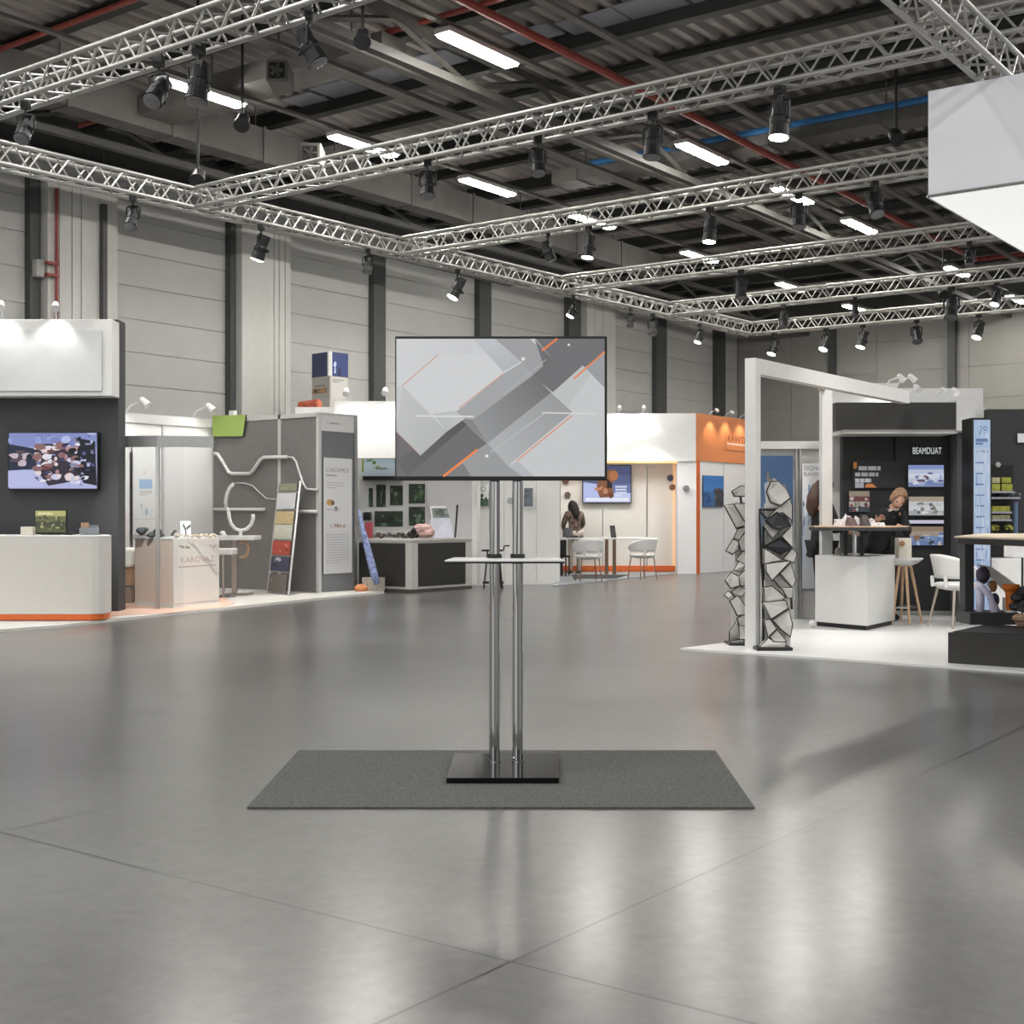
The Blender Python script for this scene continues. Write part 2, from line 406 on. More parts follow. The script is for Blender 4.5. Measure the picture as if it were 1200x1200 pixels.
# the same lamps in the part of the hall behind and beside the photographer; middle rows added to brighten floor and stand
for v, us in ((15.3, (1.5,5.3,9.1)), (10.9, (-1,2.9,6.7,10.3)), (4.9, (-3,0,3)), (1.0, (16,20,24,28,32)), (-1.5, (-3,1,5,9,13,17,21,25,29,33)), (-7, (-3,1,5,9,13,17,21,25,29,33)), (-14, (-1,7,15,23,31))):
    for u in us:
        l = bpy.data.lights.new('strip', 'AREA'); l.shape = 'RECTANGLE'; l.size = 1.5; l.size_y = .21; l.energy = 140*math.pi*.315*.95; l.color = (1,.985,.96)
        o = bpy.data.objects.new('strip_lamp', l); C.objects.link(o); o.location = (u, v, 7.57)

# ------------------------------------------------------------------ lighting trusses
TRUSSM = mat('truss aluminium', '#aeada9', .42, .6, var=.06)
S = .29; RC = .025
def truss(label, a, b):
    a, b = Vector(a), Vector(b); ax = b-a; Ln = ax.length; ax.normalize()
    t = thing('lighting_truss', label, 'truss', a, math.atan2(ax.y, ax.x), 'aluminium trusses under the roof')
    M = ROOTM[t.name]
    for y in (-S/2+RC, S/2-RC):
        for z in (RC, S-RC):
            MB(M).tube([(0,y,z),(Ln,y,z)], RC, 8).build('chord', TRUSSM, t, smooth=True)
    n = max(2, round(Ln/.18)); st = Ln/n
    for side in range(4):
        mb = MB(M)
        for i in range(n):
            A, B = (RC, S-RC) if i % 2 == 0 else (S-RC, RC)
            p0, p1 = [(i*st,0,0),((i+1)*st,0,0)]
            if side < 2: y = (-S/2+RC, S/2-RC)[side]; mb.tube([(i*st,y,A),((i+1)*st,y,B)], .011, 5)
            else: z = (RC, S-RC)[side-2]; mb.tube([(i*st,A-S/2,z),((i+1)*st,B-S/2,z)], .011, 5)
        tag(mb.build('lattice', TRUSSM, t), kind='stuff')
    return t
ZB = 5.2; L0 = Vector((5.0, 13.46, ZB)); L1 = Vector((25.9, 12.76, ZB))
def LV(u): return L0.y+(L1.y-L0.y)*(u-L0.x)/(L1.x-L0.x)
truss('long silver truss running along the left wall to the far corner', L0, L1)
TU = [7.2, 11.02, 14.82, 18.87, 22.42, 25.75]
TL = ['silver cross truss nearest the camera, cutting the upper left corner', 'second cross truss, meeting the wall truss above the glass booth', 'third cross truss, passing behind the hanging white box', 'fourth cross truss, starting above the central screen', 'fifth cross truss, second from the far wall', 'sixth cross truss, farthest and lowest in view, along the far wall']
for u, l in zip(TU, TL): truss(l, (u, LV(u)-S/2-.01, ZB), (u, -4, ZB))
truss('silver truss at the upper right, ending above the hanging white box', (3.5, 3.22, 4.86), (12.6, 3.22, 4.86))

# spotlights: a clamp, a yoke and a tilted can with its lens
LENS_ON = emit('lit spotlight lens', '#fff8ee', 14.); LENS_DIM = mat('pale spotlight lens', '#77777a', .25, var=.02)
BODY = mat('black lamp body', '#17181a', .5, .1, var=.15)
def spot(kind):
    t = thing('spotlight', 'x', 'spotlight')
    c = MB().box(-.03,.03,-.05,.05,-.05,.06); c.tube([(0,0,-.05),(0,0,-.12)], .014); c.build('clamp', BODY, t)
    MB().tube([(0,-.105,-.30),(0,-.105,-.14),(0,-.06,-.115),(0,.06,-.115),(0,.105,-.14),(0,.105,-.30)], .013, 6).build('yoke', BODY, t)
    b = MB(); b.lathe([(.05,.15),(.075,.13),(.08,.02),(.092,-.0),(.092,-.04),(.085,-.06),(.095,-.16),(.10,-.17)], n=16); b.box(-.06,.06,-.06,.06,.1,.17)
    o = b.build('body', BODY, t, origin=(0,0,0)); o.location = (0,0,-.28)
    l = MB().lathe([(.088,-.172),(.088,-.18),(.05,-.19)], n=16); lo = l.build('lens', LENS_ON if kind else LENS_DIM, o, origin=(0,0,0)); lo.location = (0,0,0)
    MB().lathe([(.022,.0),(.024,.03)], c=(.092,0,-.02), n=10, axis=(1,0,0)).build('knob', BODY, o)
    return t
sp = {1: spot(1), 0: spot(0)}; used = {1: False, 0: False}
def place(kind, loc, rz, tilt, label, s=1.0):
    if not used[kind]:
        o = sp[kind]; used[kind] = True; o.location = loc; o.rotation_euler = (0,0,rz); o['label'] = label; o['group'] = 'spotlights on the trusses'; o.scale = (s*.74,)*3
    else: o = dup(sp[kind], loc, rz, label, 'spotlights on the trusses', s*.74)
    [c for c in o.children if c.name.startswith('body')][0].rotation_euler = (0, tilt, 0)
    return o
# (truss, column in the photo, lit, turn, tilt, size)
SP = {'L': ([(156,0,.4,.5,1.15),(306,1,-1.2,.35,1.35),(431,0,.5,.3,1.),(536,1,-.6,.5,1.35),(672,1,-.7,.5,1.1),(739,0,0,.2,1.),(765,0,.3,.4,1.2),(820,1,-.5,.4,1.1)], 'wall truss on the left'),
      0: ([(30,0,.5,.6,1.1),(186,0,.3,.7,1.2),(233,0,.2,.2,1.35),(362,0,2.2,.5,1.2)], 'cross truss nearest the camera'),
      1: ([(501,0,.7,.3,1.15),(630,0,.9,.3,1.1),(765,0,.2,.15,1.25),(914,1,-.3,.1,1.35)], 'second cross truss'),
      2: ([(642,0,2.4,.4,1.1),(690,1,-.4,.15,1.2),(832,1,-.3,.1,1.25),(936,0,.4,.2,1.2),(1025,0,.8,.5,1.2)], 'third cross truss'),
      3: ([(868,0,.6,.2,1.3),(1136,0,.4,.4,1.)], 'fourth cross truss'),
      4: ([(918,0,.3,.2,1.2),(1002,0,.4,.3,1.),(1115,0,.2,.4,1.6),(1168,1,-.4,.4,1.1)], 'fifth cross truss'),
      5: ([(907,1,-.5,.4,1.35),(968,1,-.4,.5,1.35),(1011,1,-.6,.35,1.35),(1074,0,.6,.5,1.35),(1147,1,-.4,.4,1.35)], 'farthest cross truss')}
for key, (lst, nm) in SP.items():
    for i, (px, lit, rz, tilt, s) in enumerate(lst):
        if key == 'L':
            u = 12.
            for _ in range(20): u = PV(px, CY, LV(u)).x
            loc = Vector((u, LV(u), ZB))
        else: q = PU(px, CY, TU[key]); loc = Vector((TU[key], q.y, ZB))
        place(lit, loc, rz, tilt, '%s spotlight under the %s, %s from its left end' % ('lit black' if lit else 'dark black', nm, ORD[i]), s)
for i, (px, py, hz) in enumerate(((284,143,6.7),(425,45,7.2),(232,208,5.9),(1050,160,6.9),(1105,342,6.2))):   # old dark flood lamps under the roof
    d = (hz-H)*f/(CY-py); p = D(px, py, d)
    t = thing('flood_lamp', ['dark round flood lamp right below the upper left strip light','dark round flood lamp at the top edge above the largest strip light','dark flood lamp on a stem above the start of the second cross truss','small dark round flood lamp left of the hanging white box','small pale flood lamp on a stem right of the far strip light'][i], 'flood lamp', p)
    MB().lathe([(.04,-.16),(.085,-.12),(.10,.05),(.11,.1)], p, 16, axis=(-.5,-.4,-.6)).build('lamp_body', BODY, t)
    MB().tube([p, (p.x, p.y, 8.6)], .02).build('stem', BODY, t)

for u in (5.5, 8, 10.5, 13, 15.5, 18, 20.5, 23, 25.5):     # added fill spots with no lamps of their own, brightening the long wall
    l = bpy.data.lights.new('wall fill', 'SPOT'); l.energy = 54 if u < 14 else 75 if u < 19 else 200; l.spot_size = 1.75; l.spot_blend = 1.0; l.shadow_soft_size = .12; l.color = (1,.985,.96)
    o = bpy.data.objects.new('wall_fill_spot', l); C.objects.link(o); o.location = (u+.3, LV(u)+.3, 5.0); o.rotation_euler = (Vector((u+2.2, VE, 4.7))-o.location).to_track_quat('-Z','Y').to_euler()

# ------------------------------------------------------------------ hanging white box, upper right
t = thing('hanging_banner_box', 'large white fabric box hanging under the roof at the upper right', 'hanging sign', (12.4, 2.2, 3.95))
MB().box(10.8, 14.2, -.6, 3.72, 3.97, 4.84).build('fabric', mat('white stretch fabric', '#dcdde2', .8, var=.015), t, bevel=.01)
fb_ = MATS['white stretch fabric'].node_tree.nodes['Principled BSDF']; fb_.inputs['Emission Color'].default_value = (.9,.91,.95,1); fb_.inputs['Emission Strength'].default_value = .16    # faint glow added to brighten the fabric faces
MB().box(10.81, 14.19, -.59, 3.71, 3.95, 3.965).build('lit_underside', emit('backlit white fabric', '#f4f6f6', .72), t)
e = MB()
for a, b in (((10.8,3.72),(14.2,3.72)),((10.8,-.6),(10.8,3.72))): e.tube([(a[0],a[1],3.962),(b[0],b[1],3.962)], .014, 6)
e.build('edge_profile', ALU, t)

# ------------------------------------------------------------------ centre: mat and screen stand
solo('carpet_mat', 'dark grey rectangular mat under the central screen stand', 'mat', MB().extr([G(350,881,.0), G(838,881,.0), G(884.5,948,.0), G(289.5,948,.0)], (0,0,.009)), mat('charcoal carpet', '#525250', .95, var=.42, scale=85, bump=.4, bscale=200))
st = thing('screen_stand', 'chrome twin-pole screen stand with black base in the middle of the floor', 'display stand', D(592, 900, 6.65)-UP*(H+(CY-900)/f*6.65))
db0, db1 = 1.265*f/(912-CY), 1.265*f/(883-CY)
a = [D(523,912,db0), D(655,912,db0), D(653.5,883,db1), D(532,883,db1)]
for q in a: q.z = .010
MB().extr(a, (0,0,.026)).build('base', mat('gloss black base', '#0b0b0c', .1, var=.05, spec=.3), st, bevel=.003)
for px in (579.5, 606.5):
    p = D(px, 700, 6.75); q = Vector((p.x, p.y, .036))
    MB().lathe([(.0275,0),(.0275,1.62)], q, 24).build('pole', CHROME, st, smooth=False)
    MB().lathe([(.031,0),(.031,.006),(.0285,.008)], q, 20).build('pole_collar', CHROME, st)
    MB().lathe([(.036,1.02),(.038,1.03),(.038,1.06),(.036,1.07)], q, 20).build('shelf_clamp', BLK, st)
zs = 1.3-52/f*6.6
a = [D(521,657.5,6.42), D(662,657.5,6.42), D(655,655,6.86), D(532,655,6.86)]
for q in a: q.z = zs
MB().extr(a, (0,0,.009)).build('shelf', mat('pale metal shelf', '#dcdddd', .3), st, bevel=.003)
MB().extr([p-UP*.008 for p in (a[0].lerp(a[3],.03), a[1].lerp(a[2],.03), a[2], a[3])], (0,0,.008)).build('shelf_edge', BLK, st)
m0 = MB().fb(548, 640, 440, 545, 6.69, 6.70); m0.build('mounting_plate', BLK, st)
for px in (579.5, 606.5): MB().fb(px-5, px+5, 430, 555, 6.70, 6.76).build('mounting_bracket', BLK, st)
tv = thing('television', 'large flat screen with grey abstract shapes on the central chrome stand', 'television', D(587, 563, 6.64))
MB().fb(463, 711.5, 394, 563, 6.62, 6.68).build('frame', BLK, tv, bevel=.004)
X0, Y0, X1, Y1 = 98., 68., 1074., 713.
A = artf(440+X0/4, 440+X1/4, 380+Y0/4, 380+Y1/4, 6.618, step=.00015, thick=.001)
def T(*pts): return [((x-X0)/(X1-X0), (y-Y0)/(Y1-Y0)) for x, y in pts]
class Grad: pass
def gpoly(pts, cols):
    s = A; o = len(s.v); q = T(*pts)
    # subdivide the quad so that a lit gradient shows on the screen
    N = 14; a, b, c, d = [Vector((x, y, 0)) for x, y in q]; c0 = lin(cols[0]); c1 = lin(cols[1])
    for i in range(N):
        t0, t1 = i/N, (i+1)/N; e0, e1, g0, g1 = a.lerp(b,t0), a.lerp(b,t1), d.lerp(c,t0), d.lerp(c,t1)
        s.add([s.p(*e0[:2]), s.p(*e1[:2]), s.p(*g1[:2]), s.p(*g0[:2])], [(0,1,2,3)], [c0[k]*(1-(t0+t1)/2)+c1[k]*(t0+t1)/2 for k in range(3)])
    s.k += 1
A.fill('#cfd0d2')
gpoly([(98,68),(455,68),(455,505),(98,505)], ['#d4d5d7','#cdced0'])
A.poly(T((98,505),(210,615),(400,445),(525,560),(470,592),(320,713),(98,713)), '#716f71')
gpoly([(98,640),(400,445),(428,470),(150,713)], ['#6a696a','#585859'])
gpoly([(128,290),(335,503),(210,616),(98,503)], ['#c4c5c6','#b9bbbb'])
A.poly(T((98,290),(128,290),(98,503)), '#cbccce'); A.poly(T((385,432),(470,440),(540,560),(525,558)), '#87878a')
gpoly([(270,420),(395,300),(470,405),(335,503)], ['#bcbfbe','#c8cac9'])
A.poly(T((130,288),(293,143),(530,143),(600,228),(390,402),(270,420)), '#d3d4d6')
gpoly([(455,68),(600,222),(690,170),(560,68)], ['#c3c6ca','#b6b8bb'])
gpoly([(560,68),(690,170),(740,232),(828,163),(722,68)][:4], ['#aeb0b4','#a3a3a6'])
A.poly(T((560,68),(722,68),(828,163),(740,236),(695,185)), '#a1a1a4')
gpoly([(745,68),(828,163),(735,240),(832,320)], ['#737275','#6f6f70'])
A.poly(T((750,68),(1074,68),(1074,130),(832,320),(738,238),(828,163)), '#727174')
A.poly(T((380,410),(600,232),(690,178),(740,236),(560,392),(455,448),(420,445)), '#a6a7a9')
gpoly([(455,450),(740,238),(824,320),(525,558)], ['#97989a','#737473'])
gpoly([(525,558),(824,320),(922,412),(620,665)], ['#b3b5b7','#9c9d9f'])
A.poly(T((470,592),(525,558),(622,665),(745,713),(448,713),(410,650)), '#9c9d9f')
A.poly(T((320,713),(410,650),(448,713)), '#807f81')
A.poly(T((972,193),(1074,298),(1074,713),(745,713),(665,640),(922,412),(832,320)), '#c9cbcd')
A.poly(T((830,320),(972,193),(1010,235),(900,390)), '#c0c3c3')
A.poly(T((1074,135),(1074,298),(986,208)), '#9c9ea1')
A.poly(T((620,665),(667,640),(745,713),(690,713)), '#b8babf')
asp = 976/645
def ol(x0, y0, x1, y1, w, c):
    (a, b), (c_, d) = T((x0,y0),(x1,y1)); A.line(a, b, c_, d, w/645, c, asp)
ol(780,124,852,68,10,'#e5804c'); ol(930,256,1074,129,8,'#e8895a'); ol(125,290,293,144,4,'#cf9a7d'); ol(390,395,600,232,4,'#d0997c')
ol(318,713,478,588,11,'#f08a55'); ol(665,638,922,428,5,'#dd8e68'); ol(100,503,208,612,3,'#c9a188')
ol(190,430,460,433,8,'#dadcd8'); ol(780,415,1030,420,6,'#d9dbd9'); ol(540,600,790,420,5,'#bcbec0'); ol(600,330,800,165,3,'#b9bbbc')
for x, y, r in ((692,163,9),(522,618,8),(906,97,6)):
    (a, b), = T((x,y)); A.disc(a, b, r/976, r/645, '#e2e3e1')
A.build('screen', SCREEN, tv)

# ------------------------------------------------------------------ left dark booth
bt = thing('exhibition_booth', 'dark grey booth wall with large white sign box at the far left', 'booth', D(0, 720, 17.3)-UP*D(0,720,17.3).z)
def wallz(mb, px0, px1, py0, d0, d1, z0=0):      # frontal wall standing on the floor
    a = [D(px0,py0,d0), D(px1,py0,d0)]; b = [Vector((p.x,p.y,z0)) for p in a]
    return mb.hexa([a[0],a[1],b[1],b[0]], [p+F*(d1-d0) for p in (a[0],a[1],b[1],b[0])])
wallz(MB(), -170, 138.5, 374.5, 17.3, 17.62, .045).build('back_wall', DARK, bt)
MB().fb(-170, 131.5, 374, 464, 16.98, 17.29).build('sign_box', WHITE, bt, bevel=.01)
MB().fb(-150, 119, 387, 458, 16.95, 16.97).build('sign_panel', mat('white sign fabric', '#d4d5d6', .6, var=.02), bt)
MB().fb(129, 139, 718, 727, 17.1, 17.5).build('wall_foot', GIR, bt)
def boothlamp(name, label, p, dirv, s=1., group=None, spot_e=0, aim=None, size=1.2, color=(1,.97,.92)):
    s *= .58
    t = thing('arm_lamp', label, 'lamp', p, group=group); p = Vector(p); dv = Vector(dirv).normalized()
    MB().tube([p, p+UP*.1*s+dv*.08*s, p+UP*.16*s+dv*.26*s], .014*s, 6).build('arm', LAMPW, t)
    h = p+UP*.16*s+dv*.30*s
    MB().lathe([(.035*s,-.07*s),(.05*s,-.03*s),(.06*s,.08*s),(.065*s,.09*s)], h, 12, axis=(dv*.75-UP*.66)).build('head', LAMPW, t)
    if spot_e:
        l = bpy.data.lights.new('arm', 'SPOT'); l.energy = spot_e; l.spot_size = size; l.spot_blend = .6; l.shadow_soft_size = .05; l.color = color
        o = bpy.data.objects.new('arm_lamp_bulb', l); C.objects.link(o); o.location = h+dv*.14*s-UP*.12*s
        tgt = Vector(aim) if aim is not None else h+dv*.5-UP*2
        o.rotation_euler = (tgt-o.location).to_track_quat('-Z', 'Y').to_euler()
    return t
AL = 'arm lamps on the booths'
boothlamp('l', 'white arm lamp on top of the dark left booth, right one', D(66,374,17.2), -F+R*.3, 1.5, AL, 22, D(60,440,16.9), 1.9)
boothlamp('l', 'white arm lamp on top of the dark left booth, at the photo edge', D(3,373,17.2), -F+R*.3, 1.5, AL, 22, D(0,440,16.9), 1.9)
t = thing('television', 'wall screen with crowd picture on the dark left booth', 'television', D(62, 573, 17.22))
MB().fb(9, 115, 506, 574, 17.19, 17.29).build('frame', BLK, t, bevel=.005)
A = artf(10.5, 113.5, 507.5, 572.5, 17.187, step=.0002)
A.fill('#8892c8', '#a5addc', '#b9bfe6', '#b3b8e2')
A.poly([(0,.2),(.3,.28),(.35,.65),(.0,.68)], '#2c3348').poly([(.3,.2),(.75,.18),(.8,.85),(.45,.95),(.28,.6)], '#3a3340').poly([(.75,.08),(.98,.15),(1,.95),(.85,.9),(.72,.55)], '#23242f')
A.blobs(.3,.2,.8,.9,50,['#cfcfe8','#e6e2ee','#8f6a6c','#3a3448','#b58f92','#45406a','#e9d6d8','#7d83b0'],9,(.015,.05)).blobs(.3,.2,.8,.9,26,['#cfcfe8','#e6e2ee','#8f6a6c','#6b4448','#b58f92','#45406a','#e9d6d8'],3,(.03,.09))
A.blobs(.72,.08,.98,.9,14,['#c9cbe4','#1a1b24','#8d8fae','#e7e4ee'],4,(.02,.06)).blobs(.7,.05,1,.95,26,['#8d8fae','#1a1b24','#3b3f5c','#b9bce0','#5a5f8a'],14,(.012,.04)).blobs(0,0,1,.2,12,['#98a2d6','#7f88c0','#b9c0ea'],15,(.03,.08)).blobs(.0,.3,.25,.62,9,['#c9b9c0','#23262e','#5d4f58'],5,(.02,.07))
A.poly([(0,.68),(.2,.66),(.42,.97),(0,.98)], '#bcc0ea').build('screen', SCREEN, t)
t = thing('reception_counter', 'white reception counter with orange plinth in front of the dark left booth', 'counter', D(20, 731, 15.9)-UP*D(20,731,15.9).z)
pc = [D(px, CY, d) for px, d in ((-170,15.8),(108,15.8),(116,15.83),(123,15.92),(128,16.08),(130.5,16.3),(126,16.95),(-170,16.95))]
pc = [Vector((p.x, p.y, 0)) for p in pc]; cen = sum(pc, Vector())/len(pc)
MB().extr([p+UP*.115 for p in pc], (0,0,.93)).build('body', mat('warm white laminate', '#d6d3cd', .5, var=.015), t, bevel=.006)
MB().extr([p.lerp(cen,.012)+UP*.046 for p in pc], (0,0,.069)).build('plinth', ORANGE, t)
MB().extr([p.lerp(cen,-.003)+UP*1.045 for p in pc], (0,0,.02)).build('worktop', WHITE, t, bevel=.004)
zc = 1.067
def onC(px, d, z=zc): p = D(px, CY, d); return Vector((p.x, p.y, z))
def fbz(px0, px1, z0, z1, d0, d1, mb=None):
    mb = mb or MB(); a = [onC(px0,d0,z0), onC(px1,d0,z0), onC(px1,d0,z1), onC(px0,d0,z1)]
    return mb.hexa(a, [p+F*(d1-d0) for p in a])
t = thing('monitor', 'small computer monitor with green picture on the left white counter', 'monitor', onC(59,16.5))
MB().fb(40.5, 78, 597.5, 625, 16.5, 16.54).build('frame', BLK, t)
A = artf(41.5, 77, 598.5, 624, 16.497); A.fill('#b9b77c','#6f7150','#4d5040','#5c6043'); A.blobs(.1,.25,.9,.9,18,['#8d8f63','#3b3d31','#a9a778','#55583f'],7,(.03,.1)).bars(.1,.08,.9,1,.1,.1,'#e4e2b0',3); A.build('screen', SCREEN, t)
fbz(56, 63, zc, 1.12, 16.54, 16.6).build('stand', BLK, t); fbz(48, 71, zc, zc+.012, 16.46, 16.66).build('foot', BLK, t)
solo('small_box', 'small white box left of the monitor on the left counter', 'box', fbz(24, 38, zc, 1.17, 16.4, 16.52), mat('cream card', '#d8d2c4', .7, var=.1, scale=40), bevel=.003)
t = thing('leaflet_holder', 'leaflet holder with brown and blue leaflets at the counter right end', 'leaflet holder', onC(104,16.45))
fbz(95, 104, zc, 1.22, 16.42, 16.44).build('leaflet', mat('tan leaflet', '#a98b6c', .7, var=.3, scale=30), t); fbz(104, 115, zc, 1.19, 16.45, 16.47).build('leaflet', mat('grey blue leaflet', '#7d8794', .6, var=.4, scale=25), t)
fbz(93, 116, zc, zc+.09, 16.40, 16.41).build('tray', mat('clear acrylic', '#c9d3da', .1, trans=.7), t); fbz(93, 116, zc, zc+.01, 16.40, 16.5).build('tray_floor', MATS['clear acrylic'], t)
solo('keyboard', 'flat black keyboard on the left counter right of the monitor', 'keyboard', fbz(76, 84, zc, zc+.03, 16.35, 16.5), BLK)

# stand floor shared by the left booths
pl = [(-170,752),(0,741),(65,736.5),(138,728),(250,716.5),(340,706.5),(450,695.5)]
poly = [G(*p) for p in pl]+[G(450,690), Vector((15.6,18.3,0)), Vector((8,18.3,0)), Vector((4.6,16.2,0))]
solo('stand_floor', 'low white floor plate under the booths on the left', 'floor plate', MB().extr(poly, (0,0,.035)), mat('white floor plate', '#d9d7d2', .5, var=.03))
solo('carpet', 'pale pink carpet around the pink counter', 'carpet', MB().extr([G(*p,.036) for p in ((128,722),(200,718.5),(262,711.5),(275,707.5),(262,700),(215,690),(139,692))], (0,0,.006)), mat('salmon carpet', '#ddb9a8', .9, var=.08, scale=60))

# ------------------------------------------------------------------ glass booth, white back wall, grey wall
VB, UG = 18.1, 15.46; ZW = 3.02
bt = thing('exhibition_booth', 'white panel booth with grey felt side wall behind the pink counter', 'booth', (UG, 15.5, 0))
Z0 = .04
for a, b in zip((9.6,11.6,13.1,14.35), (11.58,13.08,14.33,15.44)): MB().box(a+.03, b-.01, VB, VB+.04, Z0, 2.86).build('wall_panel', mat('bright white panel', '#e6e6e6', .5, var=.01), bt)
for a in (11.6, 13.1, 14.35): MB().box(a-.022, a+.022, VB-.02, VB+.05, Z0, 3.0).build('post', POSTM, bt)
MB().box(9.6, UG, VB-.03, VB+.05, 2.86, ZW).build('top_rail', POSTM, bt)
v328 = PU(328, CY, UG).y
for a, b in ((15.53, v328-.03), (v328+.03, VB)): MB().box(UG, UG+.04, a, b, Z0, 2.95).build('wall_panel', GREYB, bt)
for v in (15.5, v328): MB().box(UG-.02, UG+.045, v-.03, v+.03, Z0, ZW).build('post', POSTM, bt)
MB().box(UG-.02, UG+.045, 15.5, VB, 2.95, ZW).build('top_rail', POSTM, bt)
UE2 = PV(416, CY, 15.5).x
MB().box(UG+.03, UE2-.05, 15.48, 15.52, Z0, 2.72).build('front_panel', mat('blue grey felt board', '#75787b', .8, var=.04), bt)
MB().box(UG+.03, UE2-.05, 15.475, 15.525, 2.72, 3.0).build('header', WHITE2, bt); MB().box(UE2-.05, UE2+.02, 15.46, 15.54, Z0, ZW).build('post', ALU, bt)
MB().box(UG-.03, UE2+.02, 15.46, 15.54, 3.0, 3.03).build('top_rail', POSTM, bt)
A = Art(PV(384,494,15.47), PV(408,496,15.47), PV(384,497,15.47), PV(408,499,15.47), thick=.003); A.fill('#d9d9d8').bars(.1,.2,.9,1,.2,.6,'#a5a5a5',2); A.build('header_lettering', PRINT, bt)
A = Art(PV(379,536,15.46), PV(412.5,538,15.46), PV(379,673,15.46), PV(412.5,671,15.46))
A.fill('#dadbdc'); A.text('CARDAMUS', .1,.085,.88,.122,'#8d8d90').bars(.1,.145,.7,1,.02,.013,'#9c9ca0',2).bars(.12,.21,.7,3,.022,.008,'#b4b4b6',3)
A.disc(.24,.385,.14,.027,'#c39a5f').disc(.33,.39,.05,.02,'#6b5a48').rect(.38,.42,.48,.46,'#77787c').bars(.1,.44,.9,1,.02,.012,'#b7b7b9',5)
A.text('1.986.6', .25,.57,.76,.60,'#a5674d').bars(.1,.66,.9,12,.022,.007,'#b9babd',6)
solo('poster', 'tall white poster with small text on the blue grey booth front', 'poster', A, PRINT)
A = Art(PU(249,487,UG-.07), PU(288,486,UG-.07), PU(249,511.5,UG-.07), PU(284.5,511,UG-.07), thick=.03); A.fill('#a9c468')
solo('sign', 'lime green blank sign at the top of the grey booth wall', 'sign', A, PRINT)
def railp(label, pts, r, name='wall_rail', m=None, cat='rail', U=None):
    return solo(name, label, cat, MB().tube([PU(x, y, UG-.03-r) for x, y in pts], r, 8), m or WHITE, smooth=True)
railp('white bent rail zigzagging across the upper grey booth wall', [(251,531.5),(255,532),(261,541),(268,553.5),(272,555),(293,555),(297,551),(305,539),(309,536),(336,535.5)], .032)
railp('thin white wire bending down behind the brochure ladder', [(336,535.5),(343,536),(347,541),(355,566),(359,573),(372,574)], .018)
railp('straight white shelf rail across the grey booth wall', [(251,597),(310,597)], .03); railp('short white shelf rail right of the brochure ladder', [(349,599.5),(371,599.5)], .03)
railp('thin pale wire curving from the ring to the brochure ladder', [(272,566.5),(285,566),(296,569),(303,576),(312,584),(323,585)], .01)
dt = 21.0
t = thing('ring_sculpture', 'white tubular ring standing on the white bar table', 'sculpture', D(281, 629, dt))
def cr(pts): return [D(240+x/4.615, 460+y/4.615, dt) for x, y in pts]
MB().tube(cr([(115,622),(112,590),(120,550),(135,515),(155,494)]), .03, 8).build('upper_arc', WHITE, t, smooth=True)
MB().tube(cr([(128,642),(132,680),(142,712),(165,738),(195,747),(228,738),(252,712),(262,680),(260,658)]), .03, 8).build('lower_arc', WHITE, t, smooth=True)
MB().tube(cr([(115,622),(128,642)]), .03, 8).build('joint', WHITE, t); MB().tube(cr([(194,747),(192,779)]), .03, 8).build('stem', WHITE, t)
t = thing('bar_table', 'white bar table with steel column in front of the grey wall', 'table', Vector((*D(274,698,21.2)[:2], .036)))
zt = D(274, 633, 20.8).z
fbz(236, 298, zt, zt+.07, 20.7, 21.3).build('table_top', WHITE, t, bevel=.01); fbz(271.5, 277.5, .036, zt, 20.95, 21.03).build('column', ALU, t); fbz(258, 290, .036, .05, 20.8, 21.25).build('foot', ALU, t)
MB().tube([D(x,y,20.9) for x,y in ((281,635),(286,635.5),(290,638.5),(291.3,643.5),(290,649),(286.5,653),(281.5,653.5))], .025, 8).build('hook', WOOD, t)
t = thing('bar_stool', 'white stool tucked under the white bar table', 'stool', Vector((*D(262,700,20.4)[:2], .036)))
zt = D(262, 650, 20.4).z; fbz(248, 272, zt, zt+.1, 20.2, 20.6).build('seat', WHITE, t, bevel=.02)
p = onC(262, 20.4, .05); MB().tube([p, p+UP*(zt-.05)], .025).build('column', CHROME, t); MB().lathe([(.2,0),(.2,.012),(.05,.03)], onC(262,20.4,.037), 20).build('foot', CHROME, t)
# leaning brochure ladder
lb_, rb_, lt, rt = G(314,694.5,.036), G(338,697.5,.036), D(327.5,565,21.95), D(352,564,21.55)
t = thing('brochure_ladder', 'slim leaning ladder rack of brochures against the grey wall', 'display rack', (lb_+rb_)/2)
for a, b in ((lb_,lt),(rb_,rt)): MB().tube([a,b], .022, 6).build('side_rail', ALU, t)
mb = [(0.02,.09,'#8f8f77'),(.105,.25,'#dcdedf'),(.27,.385,'#cdb98c'),(.39,.52,'#cfcfc0'),(.535,.66,'#b24a3a'),(.675,.80,'#3f435c'),(.83,.985,'#77706a')]
for y0, y1, c in mb: MB().tube([lt.lerp(lb_,y1+.007), rt.lerp(rb_,y1+.007)], .012, 6).build('rung', ALU, t)
nm = ['olive card at the top of the brochure ladder','white card with dark camera picture, second on the brochure ladder','yellow map card in the middle of the brochure ladder','pale cream card below the yellow map on the brochure ladder','red card on the brochure ladder','navy card with white figure on the brochure ladder','dim sketch card at the bottom of the brochure ladder']
